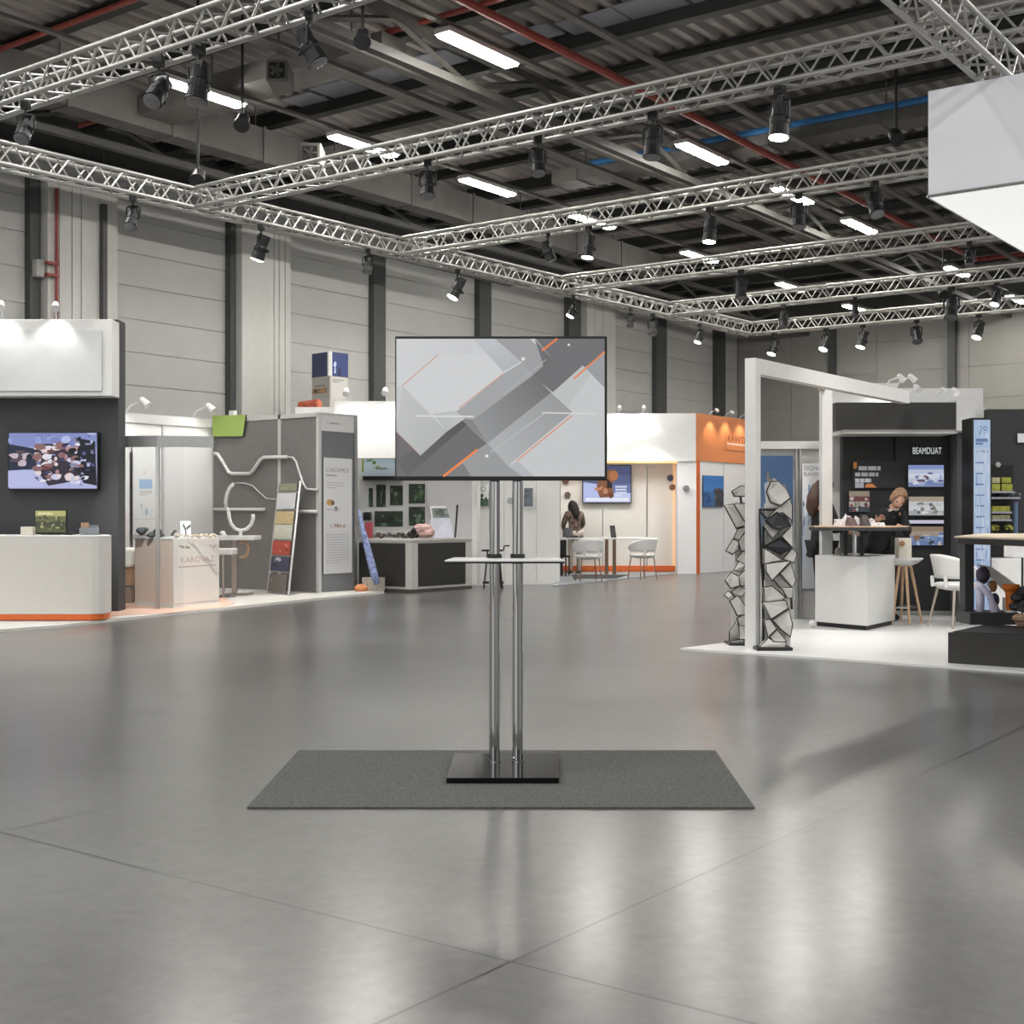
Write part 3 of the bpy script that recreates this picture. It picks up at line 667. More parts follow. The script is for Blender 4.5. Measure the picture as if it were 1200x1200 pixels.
for i, (y0, y1, c) in enumerate(mb):
    A = Art(lt.lerp(lb_,y0).lerp(rt.lerp(rb_,y0),.06), lt.lerp(lb_,y0).lerp(rt.lerp(rb_,y0),.94), lt.lerp(lb_,y1).lerp(rt.lerp(rb_,y1),.06), lt.lerp(lb_,y1).lerp(rt.lerp(rb_,y1),.94))
    A.q = [q+A.n*.03 for q in A.q]; A.v = [v+A.n*.03 for v in A.v]; A.fill(c)
    cols = [['#a5a487','#77785f'],['#55585c','#3c3e42'],['#e0cfa0','#a08a5a','#efe6c8'],['#dedccb','#b9b8a6'],['#d98d7a','#8f2f26','#e9ded6'],['#d6d9e2','#25283a','#7a7f99'],['#a39b90','#55504b']][i]
    A.blobs(.2,.2,.8,.8,7,cols,20+i,(.05,.22)) if i != 1 else A.rect(.48,.42,.86,.78,'#5a5d61').rect(.56,.32,.76,.44,'#6d7074').disc(.67,.6,.12,.15,'#2f3135').disc(.67,.6,.05,.07,'#8a8d92')
    solo('brochure', nm[i], 'brochure', A, PRINT, 'brochures on the ladder rack')
# glazed front
t = thing('glass_partition', 'frameless glass front with steel post and curved grey band before the white booth', 'partition', onC(184, 17.8, .036))
GLASS = bpy.data.materials.new('clear glass'); GLASS.use_nodes = True
nt = GLASS.node_tree; nt.nodes.remove(nt.nodes['Principled BSDF'])
tr = nt.nodes.new('ShaderNodeBsdfTransparent'); tr.inputs[0].default_value = (.97,.98,.98,1); gl = nt.nodes.new('ShaderNodeBsdfGlossy'); gl.inputs['Roughness'].default_value = .03
ms = nt.nodes.new('ShaderNodeMixShader'); fr = nt.nodes.new('ShaderNodeFresnel'); fr.inputs[0].default_value = 1.25
nt.links.new(fr.outputs[0], ms.inputs[0]); nt.links.new(tr.outputs[0], ms.inputs[1]); nt.links.new(gl.outputs[0], ms.inputs[2]); nt.links.new(ms.outputs[0], nt.nodes['Material Output'].inputs[0])
z1 = D(184, 523.5, 17.8).z; z2 = D(184, 510.5, 17.8).z
fbz(182.2, 186.2, .036, z1, 17.78, 17.83).build('post', ALU, t)
fbz(152, 155, .036, z1, 19.3, 19.34).build('post', ALU, t)
arc = [(100,18.6),(125,18.05),(150,17.87),(184,17.8),(215,17.83),(250,18.0)]
mb = MB(); n = len(arc); vs = []
for px, d in arc:
    for zz, dd in ((z1,d),(z2,d),(z2,d+.06),(z1,d+.06)): vs.append(onC(px,dd,zz))
fs = [(4*i+k, 4*i+(k+1) % 4, 4*i+4+(k+1) % 4, 4*i+4+k) for i in range(n-1) for k in range(4)]+[(0,1,2,3),(4*n-1,4*n-2,4*n-3,4*n-4)]
mb.add(vs, fs).build('canopy_band', mat('brushed grey band', '#b9babb', .35, .5, var=.05), t)
for i in range(n-1):
    (a, da), (b, db) = arc[i], arc[i+1]
    if b <= 184 or i == 3: MB().hexa([onC(a,da+.02,.04),onC(b,db+.02,.04),onC(b,db+.02,z1),onC(a,da+.02,z1)], [onC(a,da+.03,.04),onC(b,db+.03,.04),onC(b,db+.03,z1),onC(a,da+.03,z1)]).build('glass_pane', GLASS, t)
# on the white back wall
def wv(px0, px1, py0, py1, V=VB-.035, **k): return Art(PV(px0,py0,V), PV(px1,py0,V), PV(px0,py1,V), PV(px1,py1,V), **k)
A = wv(155, 182, 515, 626); A.fill('#e6e7e7'); A.rect(.3,.42,.86,.52,'#9fbbdc').bars(.32,.54,.84,3,.02,.01,'#b9b2ac',2).disc(.55,.35,.07,.015,'#d9d4c2').blobs(.3,.68,.85,.78,6,['#bcd5df','#d5dde0','#a8c6d6'],2,(.03,.05)).rect(.0,.84,1,.845,'#c2c4c6')
solo('poster', 'white poster with pale blue square on the white booth wall', 'poster', A, PRINT)
boothlamp('l', 'white arm lamp over the white booth behind the glass, left one', (PV(146,478,VB).x, VB-.02, ZW), (.5,-1,0), 1.9, AL, 8, (12.6,VB,1.6), 2.2)
boothlamp('l', 'white arm lamp over the white booth behind the glass, right one', (PV(224,484,VB).x, VB-.02, ZW), (.5,-1,0), 1.9, AL, 8, (14.2,VB,1.6), 2.2)
t = thing('cable_box', 'small white box on the top rail of the grey wall', 'box', PU(272.5,490,UG)); p = PU(272.5,480,UG)
MB().box(p.x-.03,p.x+.05,p.y-.06,p.y+.06,ZW,ZW+.13).build('body', WHITE, t)
# pink counter
t = thing('reception_counter', 'pale pink counter with white front and lettering behind the glass', 'counter', G(203,716))
a, b, c = G(158,712), G(203,716), G(256,710); q = [Vector((p.x,p.y,0)) for p in (a, b, c, a+(c-b))]; cen = sum(q, Vector())/4
MB().extr([p+UP*.09 for p in q], (0,0,.88)).build('body', PINK, t)
fr_ = (c-b).normalized(); nn = Vector((fr_.y, -fr_.x, 0)); ht = D(203,630,DP(716)).z
MB().extr([b+nn*.012+UP*.09, c+nn*.012+UP*.09, c+UP*.09, b+UP*.09], (0,0,.885)).build('front_panel', mat('off white front', '#d9d5cf', .5, var=.02), t)
MB().extr([p.lerp(cen,-.01)+UP*.042 for p in q], (0,0,.05)).build('plinth', WHITE, t); MB().extr([p.lerp(cen,-.012)+UP*.97 for p in q], (0,0,.025)).build('worktop', WHITE, t)
def onF(s, z): return b.lerp(c, s)+nn*.0135+UP*z
A = Art(onF(.05,.9), onF(.98,.9), onF(.05,.5), onF(.98,.5), thick=.001); A.fill('#d9d5cf'); A.text('KAROVAZ', .1,.42,.9,.62,'#b79d94').rect(.05,.74,.93,.77,'#a98a80').blobs(.02,.0,.3,.1,6,['#b99f88','#8a8a7e','#c7b5a5'],3,(.02,.05)).blobs(.75,.0,.95,.15,4,['#b9a394','#8d8d80'],5,(.02,.04))
A.build('lettering', PRINT, t)
ztop = .997
def clump(name, label, cat, p, n, r, m, seed, spread=(.12,.06,.08), zmin=0):
    rr = random.Random(seed); mb = MB(); p = Vector(p)
    for i in range(n):
        mb.ball(p+R*rr.uniform(-spread[0],spread[0])+F*rr.uniform(-spread[1],spread[1])+UP*(r*.6+rr.uniform(zmin,spread[2])), r*rr.uniform(.5,1.1), (rr.uniform(.6,1.3),rr.uniform(.6,1.3),rr.uniform(.5,1.)), 7, 5)
    return solo(name, label, cat, mb, m)
cm = lambda px, d: onC(px, d, ztop)
clump('dark_model', 'dark clustered model on the left end of the pink counter', 'model', cm(180,18.35), 14, .06, mat('dark grey model', '#4d5154', .5, var=.4, scale=30), 1, (.2,.1,.08))
clump('figurine', 'tiny dark figurine on the middle of the pink counter', 'figurine', cm(204,18.3), 4, .035, MATS['dark grey model'], 2, (.02,.02,.08))
A = Art(cm(211,18.5)+UP*.24, cm(224,18.5)+UP*.24, cm(211,18.45), cm(224,18.45)); A.fill('#dfe2e2'); A.poly([(.3,.15),(.55,.5),(.6,.95),(.5,.95),(.45,.55),(.25,.3)], '#3c4244').poly([(.55,.4),(.95,.2),(.95,.35),(.6,.55)], '#55575a')
solo('picture_card', 'white standing card with dark plant drawing on the pink counter', 'card', A, PRINT)
clump('garland', 'pale flower garland along the front edge of the pink counter', 'garland', cm(230,18.2), 22, .03, mat('dried flowers', '#cdbfae', .8, var=.35, scale=25), 3, (.3,.03,.03))
clump('ceramic_ornament', 'small white ornament on the end of the white bar table', 'ornament', D(262,628,20.9)+UP*(-.03), 3, .05, WHITE, 4, (.03,.02,.06))
t = thing('bench', 'wooden bench with white cushion partly hidden behind the dark booth', 'bench', onC(140, 18.6, .036))
fbz(112, 154, .036, .25, 18.9, 19.4).build('base', mat('brown base board', '#8f7d70', .6), t); fbz(112, 154, .30, .55, 18.9, 19.4).build('frame', mat('light brown wood', '#a98b6f', .5, var=.15), t); fbz(114, 152, .25, .30, 18.95, 19.35).build('spacer', WHITE, t)
fbz(112, 154, .55, .84, 18.85, 19.4).build('cushion', mat('white upholstery', '#e8e6e2', .8), t, bevel=.05)

# ------------------------------------------------------------------ people
def skin_mesh(name, joints, edges, m, parent, sub=1, root=0):
    idx = {k: i for i, k in enumerate(joints)}
    me = bpy.data.meshes.new('t'); me.from_pydata([joints[k][0] for k in joints], [(idx[a], idx[b]) for a, b in edges], [])
    o = bpy.data.objects.new('t', me); C.objects.link(o); o.modifiers.new('s', 'SKIN')
    if not me.skin_vertices: me.attributes.new  # layer is made with the modifier below
    if not me.skin_vertices:
        bpy.context.view_layer.objects.active = o; bpy.ops.mesh.customdata_skin_add()
    for i, k in enumerate(joints):
        r = joints[k][1]; me.skin_vertices[0].data[i].radius = r if isinstance(r, tuple) else (r, r); me.skin_vertices[0].data[i].use_root = i == root
    o.modifiers['s'].branch_smoothing = .3
    s = o.modifiers.new('b', 'SUBSURF'); s.levels = sub; s.render_levels = sub
    bpy.context.view_layer.update()
    r = bpy.data.meshes.new_from_object(o.evaluated_get(bpy.context.evaluated_depsgraph_get()))
    bpy.data.objects.remove(o); bpy.data.meshes.remove(me)
    mb = MB(); mb.v = [ROOTM[parent.name] @ v.co for v in r.vertices]; mb.f = [list(p.vertices) for p in r.polygons]; mb.c = [None]*len(mb.f)
    return mb
SKIN = mat('skin', '#d0a78f', .55, var=.05)
def person(label, loc, rz, joints, coat, legs, hairm, longhair=False, hair_s=1.0, shirt=None):
    """joints: local, metres, the figure faces +Y."""
    t = thing('person', label, 'person', loc, rz); M = ROOTM[t.name]; V_ = Vector
    J = {k: V_(v) for k, v in joints.items()}
    b = {'pelvis': (J['pelvis'], (.13,.10)), 'spine': (J['pelvis'].lerp(J['chest'],.5), (.12,.09)), 'chest': (J['chest'], (.15,.10)), 'neck': (J['neck'], .055), 'head0': (J['neck'].lerp(J['head'],.6), .05)}
    e = [('pelvis','spine'),('spine','chest'),('chest','neck'),('neck','head0')]
    for s in 'lr':
        b.update({'sh'+s: (J['sh'+s], .058), 'el'+s: (J['el'+s], .042), 'wr'+s: (J['wr'+s], .028), 'hip'+s: (J['hip'+s], .085), 'kn'+s: (J['kn'+s], .06), 'an'+s: (J['an'+s], .042), 'to'+s: (J['an'+s]+V_((0,.17,-.05)), .035)})
        e += [('chest','sh'+s),('sh'+s,'el'+s),('el'+s,'wr'+s),('pelvis','hip'+s),('hip'+s,'kn'+s),('kn'+s,'an'+s),('an'+s,'to'+s)]
        d = (J['wr'+s]-J['el'+s]).normalized(); side = d.orthogonal().normalized(); nrm = d.cross(side)
        b['pa'+s] = (J['wr'+s]+d*.07, (.036,.018)); e.append(('wr'+s,'pa'+s))
        for i in range(4):
            o = side*(.027-.018*i); ln = (.075,.085,.08,.06)[i]
            b['f%d%s' % (i,s)] = (J['wr'+s]+d*.10+o, .0095); b['g%d%s' % (i,s)] = (J['wr'+s]+d*(.10+ln*.55)+o*1.1+nrm*.012, .0085); b['h%d%s' % (i,s)] = (J['wr'+s]+d*(.10+ln)+o*1.1+nrm*.035, .0075)
            e += [('pa'+s,'f%d%s' % (i,s)),('f%d%s' % (i,s),'g%d%s' % (i,s)),('g%d%s' % (i,s),'h%d%s' % (i,s))]
        b['t0'+s] = (J['wr'+s]+d*.045+side*.045, .011); b['t1'+s] = (J['wr'+s]+d*.085+side*.062+nrm*.015, .009)
        e += [('wr'+s,'t0'+s),('t0'+s,'t1'+s)]
    body = skin_mesh('body', b, e, SKIN, t)
    # head: egg with brow, nose, chin and ears; turned by the look direction
    hd = J['head']; look = V_(joints.get('look', (0,1,0))).normalized(); upv = (J['head']-J['neck']).normalized(); rt_ = look.cross(upv).normalized(); lk = upv.cross(rt_).normalized()
    def hp(x, y, z): return M @ (hd+rt_*x+lk*y+upv*z)
    n, m = 18, 13; vs = []; fs = []
    for i in range(m+1):
        th = math.pi*i/m
        for k in range(n):
            a = 2*math.pi*k/n; x, y, z = math.sin(th)*math.cos(a)*.077, math.sin(th)*math.sin(a)*.098, math.cos(th)*.118
            if z < -.02: x *= 1+(z+.02)*2.6; y = y*(1+(z+.02)*1.5)+(.012 if y > 0 else 0)
            if y > .06 and abs(x) < .02 and -.055 < z < .02: y += .024*(1-abs(x)/.02)*(1-max(0,z+.02)/.05)
            vs.append(hp(x, y, z))
    for i in range(m):
        for k in range(n): fs.append((i*n+k, i*n+(k+1) % n, (i+1)*n+(k+1) % n, (i+1)*n+k))
    body.add(vs, fs)
    for s in (-1, 1):
        for r0 in (0,): body.tube([hp(s*.074,-.005,.02), hp(s*.088,-.018,.015), hp(s*.09,-.016,-.01), hp(s*.076,-.002,-.035)], .011, 6)
    body.build('body', SKIN, t, smooth=True)
    ey = MB()
    for s in (-1, 1): ey.ball(hp(s*.031,.083,.005), .012, n=8, m=6)
    ey.build('eyes', mat('dark eyes', '#2b2220', .3), t)
    MB().tube([hp(-.024,.086,-.062), hp(0,.098,-.064), hp(.024,.086,-.062)], .006, 6).build('mouth', mat('lips', '#a0604f', .5), t)
    h = MB(); vs = []; fs = []
    for i in range(m+1):
        th = math.pi*.62*i/m
        for k in range(n):
            a = 2*math.pi*k/n; y0 = math.sin(a); lim = 1.0 if y0 < .3 else max(.42, 1-(y0-.3)*1.0)
            tt = th*lim*(1.25 if longhair and y0 < .4 else 1); vs.append(hp(math.sin(tt)*math.cos(a)*.088*hair_s, math.sin(tt)*y0*.112*hair_s-.004, math.cos(tt)*.132*hair_s))
    for i in range(m):
        for k in range(n): fs.append((i*n+k, i*n+(k+1) % n, (i+1)*n+(k+1) % n, (i+1)*n+k))
    h.add(vs, fs)
    if longhair:
        h.tube([hp(0,-.03,.06), hp(0,-.075,-.02), hp(0,-.095,-.14), hp(0,-.095,-.27), hp(0,-.09,-.36)], [.08,.095,.10,.085,.03], 12)
        for s in (-1,1): h.tube([hp(s*.06,.0,.07), hp(s*.082,.0,-.02), hp(s*.085,-.02,-.16), hp(s*.07,-.04,-.29)], [.03,.038,.042,.02], 8)
    h.build('hair', hairm, t, smooth=True)
    j = {k: b[k] for k in ('pelvis','spine','chest')}
    j = {k: (p, (r[0]+.035, r[1]+.045)) for k, (p, r) in j.items()}
    j['hem'] = (J['pelvis']-UP*.12, (.16,.13)); j['collar'] = (J['chest'].lerp(J['neck'],.97), (.078,.075))
    ee = [('pelvis','hem'),('pelvis','spine'),('spine','chest'),('chest','collar')]
    for s in 'lr':
        j.update({'sh'+s: (J['sh'+s], .09), 'el'+s: (J['el'+s], .06), 'cu'+s: (J['el'+s].lerp(J['wr'+s],.92), .046)}); ee += [('chest','sh'+s),('sh'+s,'el'+s),('el'+s,'cu'+s)]
    skin_mesh('jacket', j, ee, coat, t).build('jacket', coat, t, smooth=True)
    j = {'pelvis': (J['pelvis'], (.15,.12))}; ee = []
    for s in 'lr':
        j.update({'hip'+s: (J['hip'+s], .10), 'kn'+s: (J['kn'+s], .075), 'cf'+s: (J['kn'+s].lerp(J['an'+s],.93), .06)}); ee += [('pelvis','hip'+s),('hip'+s,'kn'+s),('kn'+s,'cf'+s)]
    skin_mesh('trousers', j, ee, legs, t).build('trousers', legs, t, smooth=True)
    for s in 'lr':
        a = J['an'+s]; mb = MB(); vs = []
        MB(M).ball(a+V_((0,.075,-.045)), .05, (.95,2.5,.9), 12, 8).build('shoe', BLK, t, smooth=True)
    if shirt: MB(M).tube([J['neck']+V_((-.05,.03,-.01)), J['chest']+V_((0,.125,.10)), J['neck']+V_((.05,.03,-.01))], .016, 6).build('collar', shirt, t)
    return t
STAND = dict(pelvis=(0,0,.95), chest=(0,.0,1.32), neck=(0,.01,1.48), head=(0,.04,1.61), shl=(-.18,0,1.40), shr=(.18,0,1.40), ell=(-.23,.02,1.12), elr=(.23,.02,1.12), wrl=(-.2,.16,.92), wrr=(.2,.16,.92),
             hipl=(-.09,0,.9), hipr=(.09,0,.9), knl=(-.1,.02,.5), knr=(.1,.02,.5), anl=(-.1,0,.085), anr=(.1,0,.085))

# ------------------------------------------------------------------ chairs
def shell_chair(label, legm, lr0, lr1, splay, seat_z=.47, group=None):
    t = thing('chair', label, 'chair', group=group)
    SH = mat('white moulded shell', '#e6e6e4', .4, var=.01)
    def grid(fn, n, m, th, name):
        top = [[Vector(fn(i/n, j/m, 0)) for j in range(m+1)] for i in range(n+1)]; bot = [[Vector(fn(i/n, j/m, th)) for j in range(m+1)] for i in range(n+1)]
        vs = [p for r in top for p in r]+[p for r in bot for p in r]; w = m+1; o = (n+1)*w; fs = []
        for i in range(n):
            for j in range(m):
                a = i*w+j; fs += [(a,a+1,a+w+1,a+w), (o+a+w,o+a+w+1,o+a+1,o+a)]
        for i in range(n): fs += [(i*w,(i+1)*w,o+(i+1)*w,o+i*w), (i*w+m,o+i*w+m,o+(i+1)*w+m,(i+1)*w+m)]
        for j in range(m): fs += [(j,o+j,o+j+1,j+1), (n*w+j,n*w+j+1,o+n*w+j+1,o+n*w+j)]
        MB().add(vs, fs).build(name, SH, t, smooth=True)
    def back(u, v, th):
        a = math.radians(-118+236*u); k = abs(u-.5)*2; top = .83-.20*k**2.2; bot = seat_z+.085
        z = bot+(top-bot)*v; fl = .225+.05*v-th; return (fl*math.sin(a)*1.02, -fl*math.cos(a)*.98+.02, z)
    grid(back, 22, 6, .016, 'backrest')
    mb = MB(); mb.lathe([(.12,-.05),(.20,-.03),(.235,.0),(.238,.02),(.22,.035),(.12,.03)], (0,.03,seat_z), 24); mb.build('seat', SH, t, smooth=True)
    for sx in (-1,1): MB().tube([(sx*.12,-.19,seat_z-.01), (sx*.12,-.2,seat_z+.11)], .02).build('back_support', SH, t)
    for sx in (-1,1):
        for sy in (-1,1): MB().tube([(sx*.15,.03+sy*.14,seat_z-.03), (sx*splay,.03+sy*splay*.96,.0)], [lr0,lr1], 8).build('leg', legm, t)
    return t
CHL = mat('warm grey chair leg', '#a99f93', .4, .1)
def yaw(r_, f_): v = R*r_+F*f_; return math.atan2(v.y, v.x)-math.pi/2      # turn so that local +Y looks along r_*right + f_*away
c1 = shell_chair('white shell chair beside the black platform on the right stand', CHL, .016, .009, .22)
p = G(1119, 735, .02); c1.location = p; c1.scale = (1.08,1.08,1.02); c1.rotation_euler = (0,0,yaw(.95,.28))
c2 = shell_chair('white shell chair with thin bronze legs, right of the meeting table', mat('bronze tube', '#8f7869', .35, .6), .011, .011, .19, group=None)
p = G(754, 679, .02); c2.location = p; c2.rotation_euler = (0,0,yaw(-.55,.85)); c2.scale = (1.12,1.12,1.02)
p = G(690, 681, .02); dup(c2, p, yaw(-.2,1), 'white shell chair with thin bronze legs, left of the meeting table').scale = (1.15,1.15,1.02)

# ------------------------------------------------------------------ white booth behind the stand: fascia, display wall, counter
bt = thing('exhibition_booth', 'white booth with high bright fascia left of the central screen', 'booth', onC(480, 25.6, 0))
MB().fb(392, 566, 470, 537, 24.2, 24.45).build('fascia', WHITE, bt)
wallz(MB(), 396, 566, 530, 25.5, 25.6).build('back_wall', mat('bright white panel', '#eaeaea'), bt)
for px in (404, 561): wallz(MB(), px-2, px+2, 536, 24.4, 24.5).build('post', POSTM, bt)
boothlamp('l', 'white arm lamp on the fascia left of the central screen, left one', D(408,470,24.3), -F, 1.7, AL, 26, D(415,520,24), 2.2)
boothlamp('l', 'white arm lamp on the fascia left of the central screen, right one', D(453,469.5,24.3), -F, 1.7, AL, 26, D(465,520,24), 2.2)
A = artf(424, 470, 536, 557.5, 25.3); A.fill('#c5dcea','#d0e3ee','#cfe0ec'); A.rect(0,.0,.05,.8,'#8fae5a').blobs(.18,.0,.42,.6,6,['#86a85a','#a7c27a','#6f944a'],4,(.03,.12)).bars(.35,.55,.85,1,.1,.12,'#7e97a8',3)
solo('banner', 'pale blue banner with green leaves behind the central screen left edge', 'banner', A, PRINT)
solo('wall_shelf', 'thin black shelf under the pale blue banner', 'shelf', MB().fb(425, 470, 558, 562.5, 25.1, 25.45), BLK)
t = thing('display_board', 'white wall board with dark green forest pictures above the black counter', 'display board', D(465,628,25.4))
MB().fb(421, 499, 563, 626, 25.35, 25.45).build('board', WHITE2, t)
for i, (a, b, c, d_) in enumerate(((432,437,572,594),(441,452,568,594),(457,472,569,592),(479,498,567,590),(439,472,599,617),(479,498,594,616))):
    A = artf(a, b, c, d_, 25.34, thick=.02); A.fill('#2e3a30'); A.blobs(.1,.05,.9,.95,12,['#3f5a3c','#1d2420','#56724f','#2c332d','#6c8569'],30+i,(.06,.2)); A.build('picture', PRINT, t)
ct = thing('display_counter', 'grey corner counter with black panels left of the chrome poles', 'counter', G(482,695))
u0, v0 = 16.74, 14.57; u1 = G(553,690).x; v1 = PU(422, CY, u0).y; KG = mat('light grey counter frame', '#c6c4bf', .5, var=.03)
pl = [(u0,v0),(u1,v0),(u1,v0+.55),(u0+.55,v0+.55),(u0+.55,v1),(u0,v1)]
MB().extr([(x,y,.06) for x,y in pl], (0,0,.82)).build('body', KG, ct); MB().extr([(x,y,.0) for x,y in pl], (0,0,.06)).build('plinth', mat('dark taupe plinth', '#4b4640', .6), ct)
MB().extr([(x-.02 if x==u0 else x,y-.02 if y==v0 else y,.88) for x,y in pl], (0,0,.035)).build('worktop', mat('pale counter top', '#d3d1cb', .4), ct)
BKP = mat('black counter panel', '#2b2a28', .6, var=.06)
x0, x1 = PV(490,CY,v0).x, PV(545,CY,v0).x; MB().box(x0,x1,v0-.012,v0+.01,.10,.84).build('panel', BKP, ct)
y0, y1 = PU(475,CY,u0).y, PU(420,CY,u0).y; MB().box(u0-.012,u0+.01,y0,y1-.02,.10,.84).build('panel', BKP, ct)
ztop = .916
def cA(px, dd=.2): p = PV(px, CY, v0+dd); return Vector((p.x, p.y, ztop))
def cB(px, dd=.2): p = PU(px, CY, u0+dd); return Vector((p.x, p.y, ztop))
t = thing('picture_stand', 'white tilted display stand with dark picture on the black counter', 'display stand', cA(517,.25))
def tp(px, py, d): return D(px, py, d)
d0 = 22.75
MB().extr([tp(503,631,d0),tp(532,630.5,d0+.15),tp(527,607,d0+.2),tp(505,607,d0+.05)], F*.03).build('front_panel', mat('pale lilac panel', '#d5d7e4', .5), t)
A = Art(tp(503,593,d0+.2), tp(523,593,d0+.3), tp(505,607,d0+.05), tp(527,607,d0+.2), thick=.03); A.fill('#5b6660'); A.rect(0,0,1,.18,'#b9bcbb').rect(0,0,.12,1,'#b0b3b2').blobs(.2,.3,.9,.9,10,['#3f4a44','#7d8a84','#2e3632'],5,(.05,.18)); A.build('picture', PRINT, t)
MB().tube([tp(515,607,d0+.25), tp(517,631,d0+.45)], .02).build('rear_strut', ALU, t)
solo('stick', 'thin dark stick standing at the right end of the black counter', 'stick', MB().tube([cA(533.5,.3), tp(536,592,23.1)], .018, 8), DARK)
PK = mat('dusty pink fabric', '#c9a7a0', .8, var=.15); 
clump('pink_bundle', 'dusty pink bundle left of the tilted display stand', 'bundle', cA(495,.2), 8, .13, PK, 11, (.1,.08,.1))
clump('dark_bundle', 'black lumpy object on the counter corner', 'bundle', cA(484.5,.25), 6, .1, BLK, 12, (.05,.05,.12))
clump('small_parts', 'row of small dark parts on the left arm of the black counter', 'parts', cB(459,.2), 16, .045, mat('mixed small parts', '#4a3f3d', .6, var=.6, scale=30), 13, (.3,.1,.05))
solo('red_box', 'red box at the left end of the black counter', 'box', MB().fb(427.5, 436, 612, 630.4, 23.05, 23.2), mat('red card', '#a8434c', .6), bevel=.01)
t = thing('wall_speaker', 'small black box above the red box on the white wall', 'speaker', D(430,609,25.3)); MB().fb(425.5, 434, 600, 609.5, 25.1, 25.45).build('body', BLK, t, bevel=.02)
p = [tp(420.5,598,22.1), tp(423.5,612,22.08), tp(430,640,22.0), tp(438,672,21.9), tp(441.5,684,21.85)]
STR = mat('blue grey striped cloth', '#8794bd', .8, var=.6, scale=18)
solo('rolled_banner', 'blue and white rolled banner leaning by the grey booth corner', 'banner', MB().tube(p, [.02,.032,.058,.066,.05], 10), STR, smooth=True)
solo('carton', 'small pale carton on the floor under the rolled banner', 'carton', MB().box(16.3,16.6,15.05,15.3,.036,.26), mat('pale card', '#b9b2a8', .8, var=.2, scale=15))
solo('orange_bag', 'small orange bag on the floor left of the rolled banner', 'bag', MB().ball(D(423,690,22.1), .12, (1,1,.7)), mat('orange cloth', '#d08a5c', .8, var=.2))

# plain white panels behind the chrome poles
bt = thing('exhibition_booth', 'plain white panel wall behind the chrome poles', 'booth', onC(600, 25, 0))
a, b = onC(553,24.6,0), onC(656,25.0,0)
for s0, s1 in ((0,.36),(.365,.73),(.735,.95)):
    p0, p1 = a.lerp(b,s0), a.lerp(b,s1); MB().extr([p0+UP*.05,p1+UP*.05,p1+UP*2.4,p0+UP*2.4], F*.08).build('wall_panel', mat('matt white panel', '#e0e0dd', .6, var=.015), bt)
p0, p1 = a.lerp(b,.95), b; MB().extr([p0,p1,p1+UP*2.4,p0+UP*2.4], F*4.3).build('side_wall', MATS['matt white panel'], bt)
MB().extr([a,b,b+UP*.05,a+UP*.05], F*.06-F*.02).build('base_rail', WHITE2, bt)
A = artf(560,572.5,568,593,24.55); A.fill('#e6e9e6','#dfe4e0','#3f4f45'); A.blobs(.2,.45,.9,.95,7,['#2f4035','#42604a','#1f2c25'],3,(.08,.2)).disc(.5,.2,.25,.14,'#a9b0a4').disc(.5,.2,.12,.07,'#e6e9e6')
solo('poster', 'small white poster with dark green plant left of the chrome poles', 'poster', A, PRINT)
A = artf(614,624.5,572,593.5,24.72); A.fill('#5f6670'); A.blobs(.1,.1,.9,.9,8,['#4b525c','#6e7681','#565d68'],3,(.1,.25)); solo('poster', 'dark slate blue notice right of the chrome poles', 'poster', A, PRINT)
solo('wall_disc', 'round grey disc on the white wall between the chrome poles', 'disc', MB().lathe([(.065,0),(.065,.03)], D(598,587,24.66), 16, axis=-F), mat('grey disc', '#a3a5a6', .5))
t = thing('bar_stool', 'thin black metal stool half hidden behind the chrome poles', 'stool', onC(578, 23.7, 0))
zz = D(578,646,23.7).z; MB().lathe([(.2,0),(.2,.03)], onC(577,23.7,zz), 18).build('seat', BLK, t)
MB().tube([onC(590,23.6,zz+.02), onC(591,23.6,zz+.1), onC(597,23.6,zz+.1)], .015, 6).build('handle', BLK, t)
for px, dd in ((567,23.5),(575,23.5),(587,23.9),(589,23.5)): MB().tube([onC(578+(px-578)*.6,23.7,zz), onC(px,dd,0)], .014, 6).build('leg', BLK, t)
MB().tube([onC(566,23.5,.1), onC(590,23.5,.1), onC(590,23.9,.1), onC(566,23.9,.1)], .013, 6, closed=True).build('foot_rail', BLK, t)

# cream booth with the meeting table
CREAM = mat('cream panel', '#ece9e2', .55, var=.015); DB = 30.2
bt = thing('exhibition_booth', 'cream booth with white fascia and orange base strip right of the screen', 'booth', onC(725, DB, 0))
def fx(px, d=DB): return onC(px, d, 0)
for a, b in ((657,706),(707,758),(759,797)):
    wallz(MB(), a, b-.6, 540, DB, DB+.1, .0).build('wall_panel', CREAM, bt)
MB().fb(662, 815.5, 484.5, 540.5, 29.45, 29.8).build('fascia', WHITE, bt)
wallz(MB(), 794, 816, 541, 29.5, 29.9).build('white_pier', mat('bright white panel', '#eaeaea'), bt)
MB().fb(657, 794, 663, 669.5, DB-.06, DB).build('base_strip', ORANGE, bt)
MB().fb(655, 794, 540.5, 542.5, 29.6, 29.75).build('light_strip', emit('warm orange light strip', '#ffb87a', 1.6), bt)
MB().fb(789, 793.5, 543, 670, DB-.05, DB).build('edge_strip', emit('soft orange edge glow', '#f3c492', .45), bt)  # faint glow given to the strip itself, which is no lamp
solo('stand_floor', 'thin grey floor plate under the meeting table', 'floor plate', MB().extr([G(648,687.5),G(700,682.5),G(760,676),G(800,671.8),onC(800,DB,0),onC(648,DB,0)], (0,0,.02)), mat('blue grey floor plate', '#9aa0a5', .4, var=.05))
